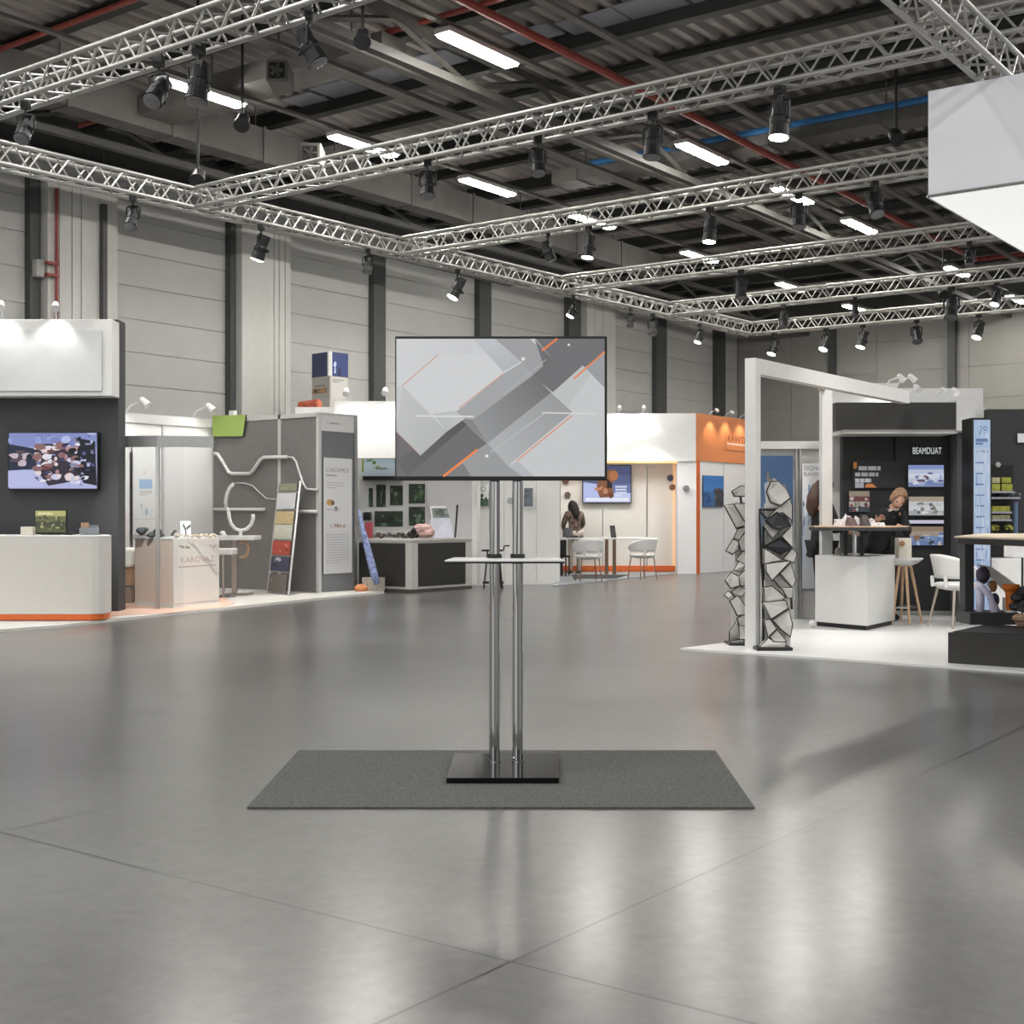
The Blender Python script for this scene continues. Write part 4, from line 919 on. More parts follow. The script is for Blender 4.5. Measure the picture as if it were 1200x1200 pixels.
solo('floor_rug', 'dark rug strip under the meeting table', 'rug', MB().extr([G(672,678.5,.021),G(722,678,.021),G(736,674,.021),G(670,674,.021)], (0,0,.006)), mat('dark rug', '#3b3a3a', .9, var=.2, scale=30))
t = thing('television', 'wall screen with brown figure picture in the cream booth', 'television', D(710,589,DB))
MB().fb(682.5, 740, 545, 589.5, DB-.14, DB-.02).build('frame', BLK, t, bevel=.005)
A = artf(683.5, 739, 546, 588.5, DB-.142); A.fill('#4e5679','#59638a','#6f7bab','#c5cdf0'); A.poly([(0,.45),(.3,.5),(.35,.95),(0,.95)],'#b9c4ee')
A.poly([(.33,.25),(.55,.1),(.7,.12),(.74,.3),(.6,.5),(.65,.85),(.35,.88),(.28,.6)],'#8a5a40').disc(.64,.27,.1,.14,'#b3744f').poly([(.5,.35),(.62,.5),(.6,.62),(.5,.6)],'#23222a').bars(.68,.55,.92,4,.08,.05,'#dfe4f7',4).rect(.05,.88,.96,.97,'#e9edfb').blobs(.3,.55,.6,.85,6,['#a56c4b','#6f432e','#c08a66'],4,(.04,.1)); A.build('screen', SCREEN, t)
for i, (px, py, c, lab) in enumerate(((785.5,560,'#4a5464','small blue grey disc high on the cream wall'),(788,571,'#8a6248','small brown disc under the blue grey disc'),(804,572.5,'#7f8386','small grey disc on the white pier'),(663,564,'#7a4c40','small brown disc left of the cream booth screen'),(665,580,'#5c4a4d','small dark disc under the brown disc beside the screen'))):
    dd = 29.48 if px > 795 else DB-.02
    solo('wall_disc', lab, 'disc', MB().lathe([(.07,0),(.075,.015),(.07,.04)], D(px,py,dd), 14, axis=-F), mat('disc %d' % i, c, .5, var=.3, scale=20))
t = thing('meeting_table', 'long white meeting table in the cream booth', 'table', onC(715, 28.3, .02))
zt = .80; fbz(656, 766, zt, zt+.035, 28.2, 28.9).build('table_top', WHITE, t, bevel=.005)
for px in (711, 720): fbz(px-2.0, px+2.0, .02, zt, 28.5, 28.58).build('leg', mat('bronze tube', '#8f7869'), t)
fbz(706, 724, .02, .035, 28.3, 28.8).build('foot', ALU, t)
t = thing('tablet_stand', 'dark tablet standing on the meeting table', 'tablet', onC(718, 28.4, zt+.035))
MB().extr([onC(716,28.4,.835),onC(722.5,28.4,.835),onC(720.5,28.5,1.10),onC(714.5,28.5,1.10)], F*.03).build('screen_case', BLK, t); MB().tube([onC(718,28.52,.95), onC(719,28.7,.84)], .012).build('strut', BLK, t)
t = thing('laptop', 'open dark laptop at the left end of the meeting table', 'laptop', onC(664, 28.4, zt+.035))
MB().extr([onC(659,28.45,.845),onC(670.5,28.45,.845),onC(671.5,28.55,1.05),onC(659.5,28.55,1.05)], F*.02).build('lid', mat('dark laptop shell', '#3a3c40', .4), t); fbz(663, 682, .835, .85, 28.3, 28.45).build('keyboard_base', BLK, t)
t = thing('chair', 'black chair back at the left end of the meeting table', 'chair', onC(660, 27.8, .02))
fbz(656.5, 664, .45, .80, 27.85, 27.9).build('backrest', BLK, t, bevel=.02); fbz(656.5, 668, .42, .46, 27.9, 28.3).build('seat', BLK, t)
for px, dd in ((657.5,27.88),(663,27.88),(659,28.25),(667,28.25)): MB().tube([onC(px,dd,.42), onC(px,dd,.021)], .015, 6).build('leg', BLK, t)
J = dict(STAND); J.update(chest=(0,.05,1.28), neck=(0,.1,1.42), head=(0,.16,1.52), look=(0,.9,-.45), shl=(-.17,.06,1.36), shr=(.17,.06,1.36), ell=(-.24,.12,1.1), elr=(.24,.12,1.1), wrl=(-.16,.33,1.0), wrr=(.2,.33,1.0))
person('person with long dark hair in a patterned top behind the meeting table', onC(674, 29.4, .0), yaw(-.3,.9), J, mat('patterned blouse', '#5d4d45', .8, var=.9, scale=16), mat('pale trousers', '#bdb3a8', .8), mat('dark brown hair', '#1e1918', .85, var=.3, scale=30), True, 1.12)

# orange booth
bt = thing('exhibition_booth', 'orange and white booth wall left of the white portal', 'booth', G(815,672))
p = G(815,672); ux, vx = p.x, p.y; ue = onV(884,vx).x; zt = 3.65
zb = PV(820,540,vx).z
MB().box(ux+.0,ue,vx,vx+.15,zb,zt).build('header', mat('soft orange header', '#d98a5a', .5, var=.03), bt); MB().box(ux,onV(820,vx).x,vx-.005,vx+.3,0,zb).build('orange_post', ORANGE, bt)
for a, b in ((820,848.5),(849,884)): MB().box(onV(a,vx).x+.01,onV(b,vx).x+0,vx+.02,vx+.12,.0,zb).build('wall_panel', MATS['bright white panel'], bt)
A = Art(PV(851,507,vx-.01),PV(880,511,vx-.01),PV(851,527,vx-.01),PV(880,530,vx-.01),thick=.004); A.fill('#d98a5a'); A.text('RAWTEN', .06,.12,.99,.52,'#7d3f33').rect(.03,.58,.99,.68,'#efd9cf'); A.build('lettering', PRINT, bt)
A = Art(PV(824,557,vx-.01),PV(848,558,vx-.01),PV(824,594.5,vx-.01),PV(848,594,vx-.01)); A.fill('#3f78bd','#477fc0','#416fa9','#3a5f93'); A.poly([(.5,.45),(.75,.38),(.95,.45),(.98,1),(.55,1),(.62,.7)],'#4b4a52').blobs(.5,.4,1,.95,8,['#6d5c50','#3a3d4a','#7d6a58'],3,(.05,.12)).blobs(.05,.5,.45,.95,6,['#35608f','#53749a','#2f5280'],4,(.05,.15))
solo('poster', 'blue poster on the white panel under the orange header', 'poster', A, PRINT)
for i, px in enumerate((832,850,867)):
    q = PV(px,486,vx); boothlamp('l', 'small white lamp on the orange header, %s of three' % ('left','middle','right')[i], (q.x,vx+.02,zt), (0,-1,0), 1.1, AL, 26, (q.x,vx,zt-1.0), 1.5, (1,.85,.6))
for i, (px, e_) in enumerate(((725,340),(753,340))):
    boothlamp('l', 'small white lamp on the fascia of the cream booth, %s one' % ('left','right')[i], D(px,484.5,29.6), -F, 1.3, AL, 18, D(px,520,29.4), 2.3)
for px in (690, 760):                      # downlights inside the cream booth
    l = bpy.data.lights.new('down', 'SPOT'); l.energy = 40; l.spot_size = 2.2; l.spot_blend = .7; l.shadow_soft_size = .1; l.color = (1,.97,.92)
    o = bpy.data.objects.new('booth_downlight', l); C.objects.link(o); o.location = D(px,520,28.9); o.rotation_euler = (D(px,640,30)-o.location).to_track_quat('-Z','Y').to_euler()

# ------------------------------------------------------------------ right stand
pl = [G(797,762), G(1200,789.5), G(1320,797), Vector((17.5,2.2,0)), Vector((22,2.6,0)), Vector((17.5,8.0,0)), G(930,741)]
pl = [G(797,762), G(1200,789.5), G(1330,798), onC(1330,17.4,0), onC(900,17.4,0), onC(880,16.6,0), G(862,753.5)]
solo('stand_floor', 'white floor plate under the right stand', 'floor plate', MB().extr(pl, (0,0,.02)), mat('white gloss floor plate', '#e2e2e0', .3, var=.015))
PT = thing('portal_frame', 'tall white portal frame at the front of the right stand', 'frame', G(885,760))
p = G(885.3,760.5,.02); s = .112; zt = 2.83
MB().box(p.x,p.x+s,p.y,p.y+s,.02,zt-.15).build('upright', WHITE2, PT); xe = onV(1066,p.y).x
MB().box(p.x,xe,p.y,p.y+s,zt-.15,zt).build('beam', WHITE2, PT); PX, PY = p.x, p.y
bt = thing('exhibition_booth', 'white and charcoal booth with black header on the right stand', 'booth', onC(1050, 17, .02))
wallz(MB(), 963.5, 975.5, 455, 15.45, 15.6, .02).build('white_post', WHITE2, bt)
wallz(MB(), 974, 1052, 449, 17.15, 17.3, .02).build('white_wall', WHITE2, bt)
wallz(MB(), 988, 1047.5, 500, 16.98, 17.14, .02).build('charcoal_panel', BLACK, bt); wallz(MB(), 1049, 1121, 500, 16.95, 17.14, .02).build('charcoal_panel', BLACK, bt)
MB().fb(980, 1120.5, 471.5, 502.5, 16.3, 16.5).build('header', mat('black header board', '#2b2b2b', .6), bt)
MB().fb(980, 1121, 473, 502, 16.5, 17.1).build('header_core', WHITE2, bt)
MB().fb(988, 1122, 503, 508, 16.35, 17.0).build('soffit_strip', WHITE, bt)
MB().fb(1120.6, 1143, 469, 504.5, 16.32, 17.2).build('white_return', WHITE2, bt); MB().fb(1143, 1154, 477, 530, 16.8, 17.3).build('white_step', WHITE2, bt)
wallz(MB(), 1121.5, 1132, 504.5, 16.7, 17.0, .02).build('grey_column', mat('grey column board', '#5c5d5f', .6), bt)
wallz(MB(), 1052, 1152, 455, 17.3, 17.4, 1.2).build('rear_wall', WHITE2, bt)
MB().fb(988, 1121, 716, 721.5, 16.9, 16.98).build('base_rail', ALU, bt)
for i, px in enumerate((1063,1094,1107)): boothlamp('l', 'white arm lamp above the black header, %s of three' % ('left','middle','right')[i], D(px,470 if i else 466,16.7), -F+R*.3, 1.2, AL, 26, D(px,520,16.3), 1.8)
for i, px in enumerate((1038,1051)): boothlamp('l', 'white arm lamp on the portal end, %s of the pair' % ('left','right')[i], D(px,452,16.9), F*.2+R, 1.2, AL, 25, D(1000,560,16.9), 1.8)
MB().fb(960, 967, 452.5, 457, 15.4, 15.5).build('bracket', mat('brown bracket', '#8f8272', .5), bt)
A = artf(999, 1050, 540, 572, 16.93, thick=.004); A.fill('#262728'); A.rect(.02,.05,.10,.28,'#d98a3a').bars(.14,.2,.98,1,.2,.15,'#d3d5dd',2).bars(.06,.43,.95,1,.2,.14,'#c9cbd4',3).bars(.06,.65,.68,1,.2,.14,'#d3d5dd',4,4).rect(.06,.8,.26,.99,'#b9bcc6').poly([(.28,.98),(.32,.84),(.46,.84),(.56,.98)],'#dd8d4e')
tag(A.build('wall_text', PRINT, bt))
A = artf(1069, 1104, 524, 532.5, 16.9, thick=.004); A.fill('#2b2b2c'); A.text('BEAMDUAT', .02,.05,.98,.95,'#e3e8ec'); A.build('wall_sign', LIGHTBOX, bt)
def pic(name, label, px0, px1, py0, py1, cols, blobs, seed, m=LIGHTBOX, d=16.9):
    A = artf(px0, px1, py0, py1, d, thick=.03); A.fill(*cols); A.blobs(.05,.35,.95,.95,16,blobs,seed,(.04,.14)); return solo(name, label, 'picture', A, m)
pic('picture', 'blue mountain picture at the top of the charcoal wall', 1064.5, 1106, 545, 570.5, ['#8fa0d6','#c9d2ec','#e3e6f2','#c6cfe4','#8593bb'], ['#7d8cc0','#dfe4f2','#5a6799','#aebbe0','#6d5a66'], 5)
pic('picture', 'snowy grey picture in the middle of the charcoal wall', 1065, 1106, 582, 604, ['#b3a593','#d3d3d3','#d9dcdf','#aeb3b7'], ['#e3e4e4','#6c6f72','#c5c9cc','#8d8880'], 6)
pic('picture', 'thin white light bar between two pictures on the charcoal wall', 1065, 1106, 609.5, 613.5, ['#d5d3e6'], ['#cfcde2','#dedcec'], 7)
pic('picture', 'brown and blue crowd picture at the bottom of the charcoal wall', 1066, 1105.5, 617, 639, ['#97836f','#a99a8c','#7f93b5','#6f86b0'], ['#c9b79f','#5f7fb5','#3f4a60','#b9c6de','#8d6f58'], 8)
pic('picture', 'small striped picture on the charcoal wall behind the samples', 995, 1019, 575.5, 600, ['#a89c8c','#7a4a4c','#c9c3c0','#4a5560'], ['#a54a50','#d9d5d0','#39434f','#8a8f86'], 9, PRINT, 16.93)
# grey wall with posters behind the sculptures
bt = thing('exhibition_booth', 'grey panel wall with posters behind the stone sculptures', 'booth', onC(925, 16.1, 0))
GW = mat('light grey panel', '#d0d0cd', .6, var=.03)
wallz(MB(), 880, 968, 524, 16.3, 16.4).build('wall_panel', GW, bt); MB().fb(880, 968, 517, 526, 16.22, 16.45).build('top_rail', GW, bt)
for px in (933.5, 938): wallz(MB(), px-1.2, px+1.2, 526, 16.24, 16.3).build('post', ALU, bt)
A = artf(884, 929.5, 534, 652, 16.23); A.fill('#3c5a80','#3d5b80','#47607e','#4d6078','#45566c'); A.poly([(.25,.28),(.5,.22),(.8,.3),(.95,.45),(.98,.52),(.3,.52)],'#9ca4ab').poly([(.3,.4),(.6,.3),(.9,.44),(.95,.5),(.3,.5)],'#b7b9b8').blobs(.3,.15,.5,.28,4,['#8a7a5c','#6e6a60','#a08a62'],3,(.02,.04)).blobs(.0,.5,1,1,14,['#56687c','#7d8790','#39485c'],4,(.06,.12))
solo('poster', 'dark blue poster with pale rock behind the right stone sculpture', 'poster', A, PRINT)
A = artf(940, 967, 543, 690, 16.23); A.fill('#e4e6e8','#dfe3e7','#d3dae2','#c3ccd6','#c9ced4'); A.text('SIGNALS', .08,.02,1.1,.055,'#7b7775').text('RAVING', .08,.07,1.0,.105,'#8b8078').blobs(.2,.18,.6,.3,6,['#9db2d0','#7f9bc4'],3,(.03,.06)).blobs(.0,.35,.6,.55,14,['#8fa0b5','#b9c3cf','#5f6c7c','#dfe3e6'],4,(.04,.09))
solo('poster', 'white poster with grey heading beside the white post', 'poster', A, PRINT)
J = dict(STAND); J.update(ell=(-.21,.1,1.14), elr=(.21,.1,1.14), wrl=(-.1,.3,1.1), wrr=(.1,.3,1.1))
person('person in a long dark coat half hidden behind the white post', onC(963, 15.82, .02), yaw(1,.15), J, mat('black coat', '#1d1b1c', .8), mat('black trousers', '#19191b', .8), mat('brown hair', '#4a3328', .5, var=.3, scale=30), True, 1.1)

# stone sculptures
STONE = mat('pale stone plate', '#cfcdc9', .6, var=.16, scale=7, bump=.2, bscale=40); STD = mat('dark blue stone plate', '#15151f', .5, var=.25, scale=6); LEAD = mat('dark lead frame', '#33332f', .5, .2)
def sculpture(label, base, d, plates, extra=(), back=()):
    t = thing('stone_sculpture', label, 'sculpture', onC(base[0][0], d, .02)); rr = random.Random(4)
    MB().fb(base[0][0], base[0][1], base[1][0], base[1][1], d-.17, d+.15).build('base', BLK, t)
    for i, (pts, kind) in enumerate(plates):
        dd = d+rr.uniform(-.07,.10); q = [D(840+x/5, 540+y/5, dd+rr.uniform(-.03,.03)) for x, y in pts]; cen = sum(q, Vector())/len(q)
        top = [p.lerp(cen,.12)-F*.03 for p in q]; n = len(q)
        MB().add(q+top+[p+F*.06 for p in q], [list(range(n,2*n)), list(range(3*n-1,2*n-1,-1))]+[(k,(k+1)%n,n+(k+1)%n,n+k) for k in range(n)]+[(2*n+k,2*n+(k+1)%n,(k+1)%n,k) for k in range(n)]).build('plate', STD if kind else STONE, t)
        MB().tube([p-F*.005 for p in q], .0095, 5, closed=True).build('lead_frame', LEAD, t)
    for i, pts in enumerate(back): MB().extr([D(840+x/5, 540+y/5, d+.13+.03*(i % 2)) for x, y in pts], F*.05).build('plate', STONE, t)
    for pts in extra: MB().tube([D(840+x/5, 540+y/5, d+.08) for x, y in pts], .013, 5).build('support_rod', LEAD, t)
PR = [([(315,125),(360,120),(410,170),(430,220),(370,265),(315,245),(290,180)],0),([(300,330),(420,215),(440,260),(440,350),(380,300)],0),([(282,350),(350,303),(405,325),(432,378),(360,402),(320,388)],1),([(275,385),(285,368),(370,405),(325,455)],0),([(442,372),(442,512),(378,442)],0),([(275,500),(370,453),(442,512),(370,547)],1),([(275,512),(382,582),(275,603)],0),([(385,575),(440,510),(467,545),(450,597)],0),([(285,605),(430,588),(320,702),(288,650)],0),([(430,598),(462,700),(440,742),(368,660)],0),([(328,690),(370,663),(437,742),(370,742)],0),([(273,742),(320,733),(402,800),(380,822),(278,827)],0),([(380,743),(442,743),(442,802),(410,802)],0),([(263,830),(402,818),(417,862),(315,927)],0),([(322,930),(420,868),(442,960),(430,1032),(368,982)],0),([(274,930),(310,928),(347,985),(300,1032)],0),([(308,1030),(350,988),(407,1057),(330,1062)],0),([(248,1092),(300,1038),(330,1062),(407,1064),(400,1092)],0)]
sculpture('stack of angular stone plates in dark frames, right of the white upright', ((887,929),(759,764)), 12.6, PR, [[(247,285),(270,700),(275,1095)], [(247,285),(345,287)], [(247,290),(300,345)], [(430,600),(440,870)], [(275,380),(275,700)]], [[(285,250),(430,250),(440,480),(290,500)],[(280,490),(440,500),(455,700),(285,690)],[(290,680),(445,690),(440,860),(275,850)],[(272,840),(430,850),(432,1085),(262,1085)]])
PLT = [([(88,180),(140,148),(190,150),(190,180),(160,207),(100,207)],0),([(43,260),(100,253),(177,380),(115,397)],0),([(100,255),(200,248),(200,375),(175,372)],0),([(98,457),(125,398),(177,388),(130,462)],0),([(53,530),(95,458),(127,475),(127,520),(90,547)],0),([(127,475),(150,440),(190,400),(195,520),(140,530)],0),([(98,642),(130,588),(165,610),(140,648)],0),([(112,580),(150,528),(195,560),(165,610)],0),([(48,702),(85,653),(127,680),(132,732),(80,747)],0),([(127,680),(165,640),(200,660),(190,730),(132,732)],0),([(83,765),(130,733),(172,755),(150,792),(100,792)],0),([(43,787),(65,763),(90,785),(70,807)],0),([(74,820),(120,788),(172,860),(172,900),(120,907)],0),([(118,922),(160,893),(205,920),(180,972),(130,962)],0),([(73,1002),(120,928),(132,1040),(73,1062)],0),([(130,962),(180,972),(190,1050),(132,1045)],0),([(78,1082),(83,1058),(155,1048),(160,1080)],0)]
sculpture('stack of angular stone plates partly hidden behind the white upright', ((855,880),(754,759)), 13.1, PLT, [[(140,205),(145,255)], [(190,150),(195,1080)]], [[(110,240),(195,240),(195,470),(120,470)],[(110,470),(195,470),(195,760),(100,750)],[(95,745),(195,755),(195,1080),(85,1080)]])

# white cube bar with its raised table top
t = thing('bar_counter', 'white cube counter with raised dark table top on the right stand', 'counter', G(1016,741,.02))
a, b, c = G(955,733.5,.02), G(1016,739,.02), G(1049,731.5,.02); q = [a, b, c, a+(c-b)]; cen = sum(q, Vector())/4
zt = D(1016,652.5,DP(741)).z
MB().extr([p+UP*.05 for p in q], (0,0,zt-.07)).build('cube', WHITE, t, bevel=.006); MB().extr([p.lerp(cen,.05) for p in q], (0,0,.05)).build('plinth', BLK, t)
zz = 1.19; dm = 14.75
p = onC(1001.5, dm+.3, zt); MB().tube([p, p+UP*(zz-.05-zt)], .025, 12).build('post', CHROME, t)
for px in (991, 1010): pp = onC(px, dm+.25, zt); MB().tube([pp, pp+UP*(zz-.05-zt)], .022, 8).build('dark_post', BLK, t)
tp_ = [onC(px,d_,zz-.05) for px, d_ in ((948,15.15),(955,14.5),(1045,14.25),(1062,14.6),(1066,15.1),(1058,15.4),(960,15.6))]
MB().extr(tp_, (0,0,.038)).build('top_core', mat('dark table edge', '#2e3133', .5), t); MB().extr([p+UP*.038 for p in tp_], (0,0,.012)).build('table_top', WOOD, t)
def tb(px, d=14.85): return onC(px, d, zz)
SMP = mat('pale sample pieces', '#c3c1bf', .6, var=.3, scale=20); SMD = mat('dark sample pieces', '#3f3a3c', .6, var=.3, scale=20); SMR = mat('dark red sample pieces', '#5f4c4d', .6, var=.3, scale=20)
rr = random.Random(8)
for i, (px, hh, m, lab) in enumerate(((983,.10,SMP,'pale stone sample at the left of the sample heap'),(991,.13,SMP,'tall pale stone sample in the sample heap'),(998,.10,SMR,'dark red sample in the heap on the raised table'),(1005,.11,SMP,'white wedge sample at the front of the heap'),(1013,.12,SMD,'dark sample with white edge right of the heap'),(1020,.08,SMP,'small pale sample at the right of the heap'),(1030,.04,SMP,'flat pale sample near the person on the raised table'))):
    p = tb(px, 14.8+.12*(i % 2)); k = rr.randint(5,7); ph = rr.random()*6
    bot = [p+R*.075*math.cos(ph+6.28*j/k)+F*.06*math.sin(ph+6.28*j/k) for j in range(k)]; tip = [p+UP*hh*rr.uniform(.55,1.15)+(v-p)*rr.uniform(.25,.7)+R*rr.uniform(-.04,.04) for v in bot]
    mb = MB(); mb.add(bot+tip, [list(range(k)), list(range(2*k-1,k-1,-1))]+[(j,(j+1)%k,k+(j+1)%k,k+j) for j in range(k)]); solo('stone_sample', lab, 'sample', mb, m)
solo('white_roll', 'small white ball on the floor left of the white cube counter', 'ball', MB().ball(G(952,735.5,.02)+UP*.045, .045), WHITE, smooth=True)
solo('small_jar', 'small grey jar on top of the white cube counter', 'jar', MB().lathe([(.04,0),(.045,.05),(.03,.08),(.02,.09)], onC(982.5,15.2,zt), 14), mat('grey glaze', '#a59f97', .4, var=.2))
# leaning person behind the table
J = dict(pelvis=(.10,-.12,.95), chest=(.05,.06,1.25), neck=(-.03,.15,1.38), head=(-.06,.22,1.49), look=(.1,.8,-.42), shl=(-.13,.07,1.33), shr=(.23,.05,1.28), ell=(-.20,.16,1.08), elr=(.36,.2,1.10), wrl=(-.05,.42,1.14), wrr=(.28,.44,1.22), hipl=(-.09,-.12,.9), hipr=(.09,-.12,.9), knl=(-.1,-.06,.5), knr=(.1,-.06,.5), anl=(-.1,-.1,.085), anr=(.1,-.1,.085))
person('person in black bending over the raised table with head bowed', onC(1040, 16.1, .02), yaw(.05,-1), J, mat('black jacket', '#191a1c', .75), mat('black trousers', '#19191b'), mat('ginger grey hair', '#8d7058', .75, var=.3, scale=25), False, 1.12, mat('white shirt', '#d9d5cc', .7))
# bar stool
t = thing('bar_stool', 'white bar stool with pale wooden legs right of the white cube counter', 'stool', G(1066,731,.02))
ds = 15.6; zs_ = D(1066,655,ds).z
MB().lathe([(.06,-.09),(.16,-.05),(.225,.0),(.225,.012),(.18,.005),(.05,-.01)], onC(1059,ds,zs_), 24).build('seat', MATS['white moulded shell'], t, smooth=True)
for px, dd in ((1066,15.35),(1080.5,15.6),(1045,15.45),(1056,15.95)): MB().tube([onC(1059+(px-1059)*.35,ds+(dd-ds)*.4,zs_-.06), onC(px,dd,.02)], [.02,.014], 8).build('leg', WOOD, t)
k = [onC(1059+(px-1059)*.8, ds+(dd-ds)*.85, .22) for px, dd in ((1066,15.35),(1080.5,15.6),(1056,15.95),(1045,15.45))]; MB().tube(k, .011, 6, closed=True).build('foot_rail', CHROME, t)
t = thing('sample_box', 'small cream box with brown spot standing on the bar stool', 'box', onC(1061,ds,zs_))
fbz(1053, 1068.5, zs_+.0, zs_+.25, ds-.06, ds+.1).build('body', mat('cream card', '#d8d2c4'), t, bevel=.008); MB().lathe([(.035,0),(.035,.01)], D(1057,637,ds-.065), 12, axis=-F).build('spot', mat('brown spot', '#9a6f4e', .6), t)

# black platform with its table and exhibits, right edge
t = thing('black_platform', 'low black platform at the right edge of the photo', 'platform', G(1111,776,.02))
p = G(1111,777,.02); MB().box(p.x,p.x+.95,-1.2,p.y,.02,.285).build('body', mat('black platform board', '#2c2b29', .6, var=.06), t); PZ = .285
MB().box(p.x+.05,p.x+1.0,-1.2,p.y-.03,.285,.295).build('top_sheet', BLACK, t)
PZ = .295
def qz(px, d, z=None): return onC(px, d, PZ if z is None else z)
t = thing('exhibit_table', 'dark table with pale wooden edge standing on the black platform', 'table', qz(1136, 12.3))
zt = 1.11
MB().extr([G(1118,630.2,zt),G(1215,633.5,zt),G(1290,634,zt),qz(1290,13.6,zt),qz(1150,13.4,zt)], (0,0,.014)).build('table_top', mat('pale oak edge', '#c6b8a3', .5, var=.1, scale=20), t)
MB().extr([G(1123,630.5,zt)-UP*.05,G(1215,633.5,zt)-UP*.05,G(1290,634,zt)-UP*.05,qz(1290,13.55,zt-.05),qz(1150,13.35,zt-.05)], (0,0,.05)).build('under_frame', BLK, t)
fbz(1131, 1141.5, PZ, zt-.05, 12.35, 12.5).build('leg', BLACK, t); fbz(1137, 1196, PZ, PZ+.11, 12.1, 12.5).build('foot_beam', BLACK, t); zf = PZ+.11
PURP = mat('dark purple cloth', '#3d3547', .8, var=.3); LAV = mat('lavender strap', '#c3c0d8', .6, var=.12)
t = thing('exhibit_model', 'dark purple bag on lavender straps under the exhibit table', 'model', onC(1152, 12.3, zf))
m_ = MB(); m_.ball(D(1152,674,12.3), .085, (1.05,.7,.95), bumps=lambda q: 1+.12*math.sin(q.x*7)*math.cos(q.z*6)); m_.build('bag', PURP, t, smooth=True)
MB().tube([D(1144.5,684,12.25), D(1151,688,12.2), D(1160,698,12.2), D(1164,712,12.2), D(1167,727,12.2)], [.03,.03,.03,.035,.03], 8).build('strap', LAV, t, smooth=True)
MB().tube([D(1148,688,12.3), D(1149,705,12.3), D(1148,727,12.3)], [.04,.036,.04], 8).build('strap', LAV, t, smooth=True); MB().tube([D(1160,699,12.25), D(1166,708,12.2), D(1171,717,12.2)], .018, 8).build('strap', LAV, t, smooth=True)
MB().ball(D(1166,703,12.32), .05, (1,.8,1.3)).build('blue_pad', mat('navy pad', '#2d3a66', .7), t, smooth=True); MB().ball(D(1164,687,12.3), .05, (1,.7,1.1)).build('tan_pad', mat('tan pad', '#a8774f', .7, var=.3), t, smooth=True); MB().ball(D(1161,685,12.35), .05, (1,.7,.8)).build('white_pad', WHITE, t, smooth=True)
bd = [D(1145,661,12.4), D(1162,664,12.4), D(1190,684,12.4), D(1196,694,12.4), D(1194,698,12.4), D(1180,695,12.4), D(1172,688,12.4)]
solo('white_board', 'white pointed board leaning across the exhibits under the table', 'board', MB().extr(bd, F*.025), mat('off white board', '#d9d8d4', .5, var=.04), bevel=.004)
t = thing('orange_tool', 'bright orange tapered cup right of the lavender straps', 'cup', onC(1185, 12.2, zf))
MB().lathe([(.042,0),(.047,.05),(.055,.17),(.075,.20),(.078,.235),(.07,.24)], onC(1185,12.2,PZ+.13), 18).build('body', mat('bright orange plastic', '#d9731f', .4), t, smooth=False); MB().lathe([(.06,0),(.06,.02)], onC(1185,12.2,zf), 16).build('foot', WHITE, t)
solo('white_tray', 'white tray standing behind the orange cup', 'tray', fbz(1176, 1191, zf, zf+.13, 12.3, 12.33), WHITE)
clump('dark_exhibit', 'dark jumbled exhibit on the platform at the photo right edge', 'exhibit', onC(1198, 12.1, zf), 14, .06, mat('dark mixed parts', '#38393d', .5, var=.5, scale=25), 21, (.07,.06,.17)); clump('tan_exhibit', 'tan rounded exhibit at the right edge of the platform', 'exhibit', onC(1200, 11.85, PZ), 5, .055, mat('tan cloth', '#a58a73', .8), 22, (.04,.03,.08))
# backlit totem
t = thing('totem_sign', 'tall black totem with backlit pale blue poster on the right stand', 'sign', onC(1150, 15.2, .02))
wallz(MB(), 1139, 1162, 489.5, 15.5, 15.85, .02).build('case', BLK, t, bevel=.004)
A = artf(1141, 1160.5, 492, 722, 15.497, step=.0003, thick=.002); A.fill('#b7cdea','#c3d3ec','#bccfea','#b9cbe6','#c0d0ea','#a9bfe2','#a5bde0')
A.text('99', .28,.03,.8,.075,'#7d93bd').blobs(.15,.03,.9,.09,5,['#9db4da','#e3ebf5'],3,(.05,.02)).rect(.12,.095,.85,.112,'#7088b5').bars(.12,.115,.85,1,.01,.012,'#6f86b3',2).text('1 981', .2,.155,.85,.168,'#55698f')
for k in range(12): A.blobs(.1,.19+.055*k,.9,.20+.055*k,4,['#d9e3f2','#93a9cf','#cdd9ee'],40+k,(.06,.014)); A.bars(.1,.215+.055*k,.95,1,.01,.007,'#6179a8',k)
A.build('poster', LIGHTBOX, t)
# charcoal wall with yellow goods
bt = thing('exhibition_booth', 'charcoal shop wall with yellow goods at the right edge', 'booth', onC(1220, 16.4, .02))
wallz(MB(), 1158, 1330, 479.5, 16.4, 16.55, .02).build('back_wall', mat('charcoal shop wall', '#353537', .6), bt)
MB().fb(1161, 1187, 545, 630, 16.36, 16.4).build('dark_recess', BLK, bt)
A = artf(1192.5, 1215, 508, 518.5, 16.37, thick=.02); A.fill('#dfe2e4'); solo('sign', 'small white blank sign high on the charcoal shop wall', 'sign', A, LIGHTBOX)
solo('badge', 'round pale star badge on the charcoal shop wall', 'badge', MB().lathe([(.035,0),(.035,.01)], D(1169.5,544.5,16.35), 6, axis=-F), mat('pale badge', '#bfc0bd', .5))
YEL = mat('yellow green packaging', '#a9ab45', .6, var=.3, scale=14); 
def shelf(y, lab, px1=1192): solo('shelf', lab, 'shelf', MB().fb(1161.5, px1, y, y+2.2, 16.1, 16.38), mat('pale shelf', '#a9abb5', .5))
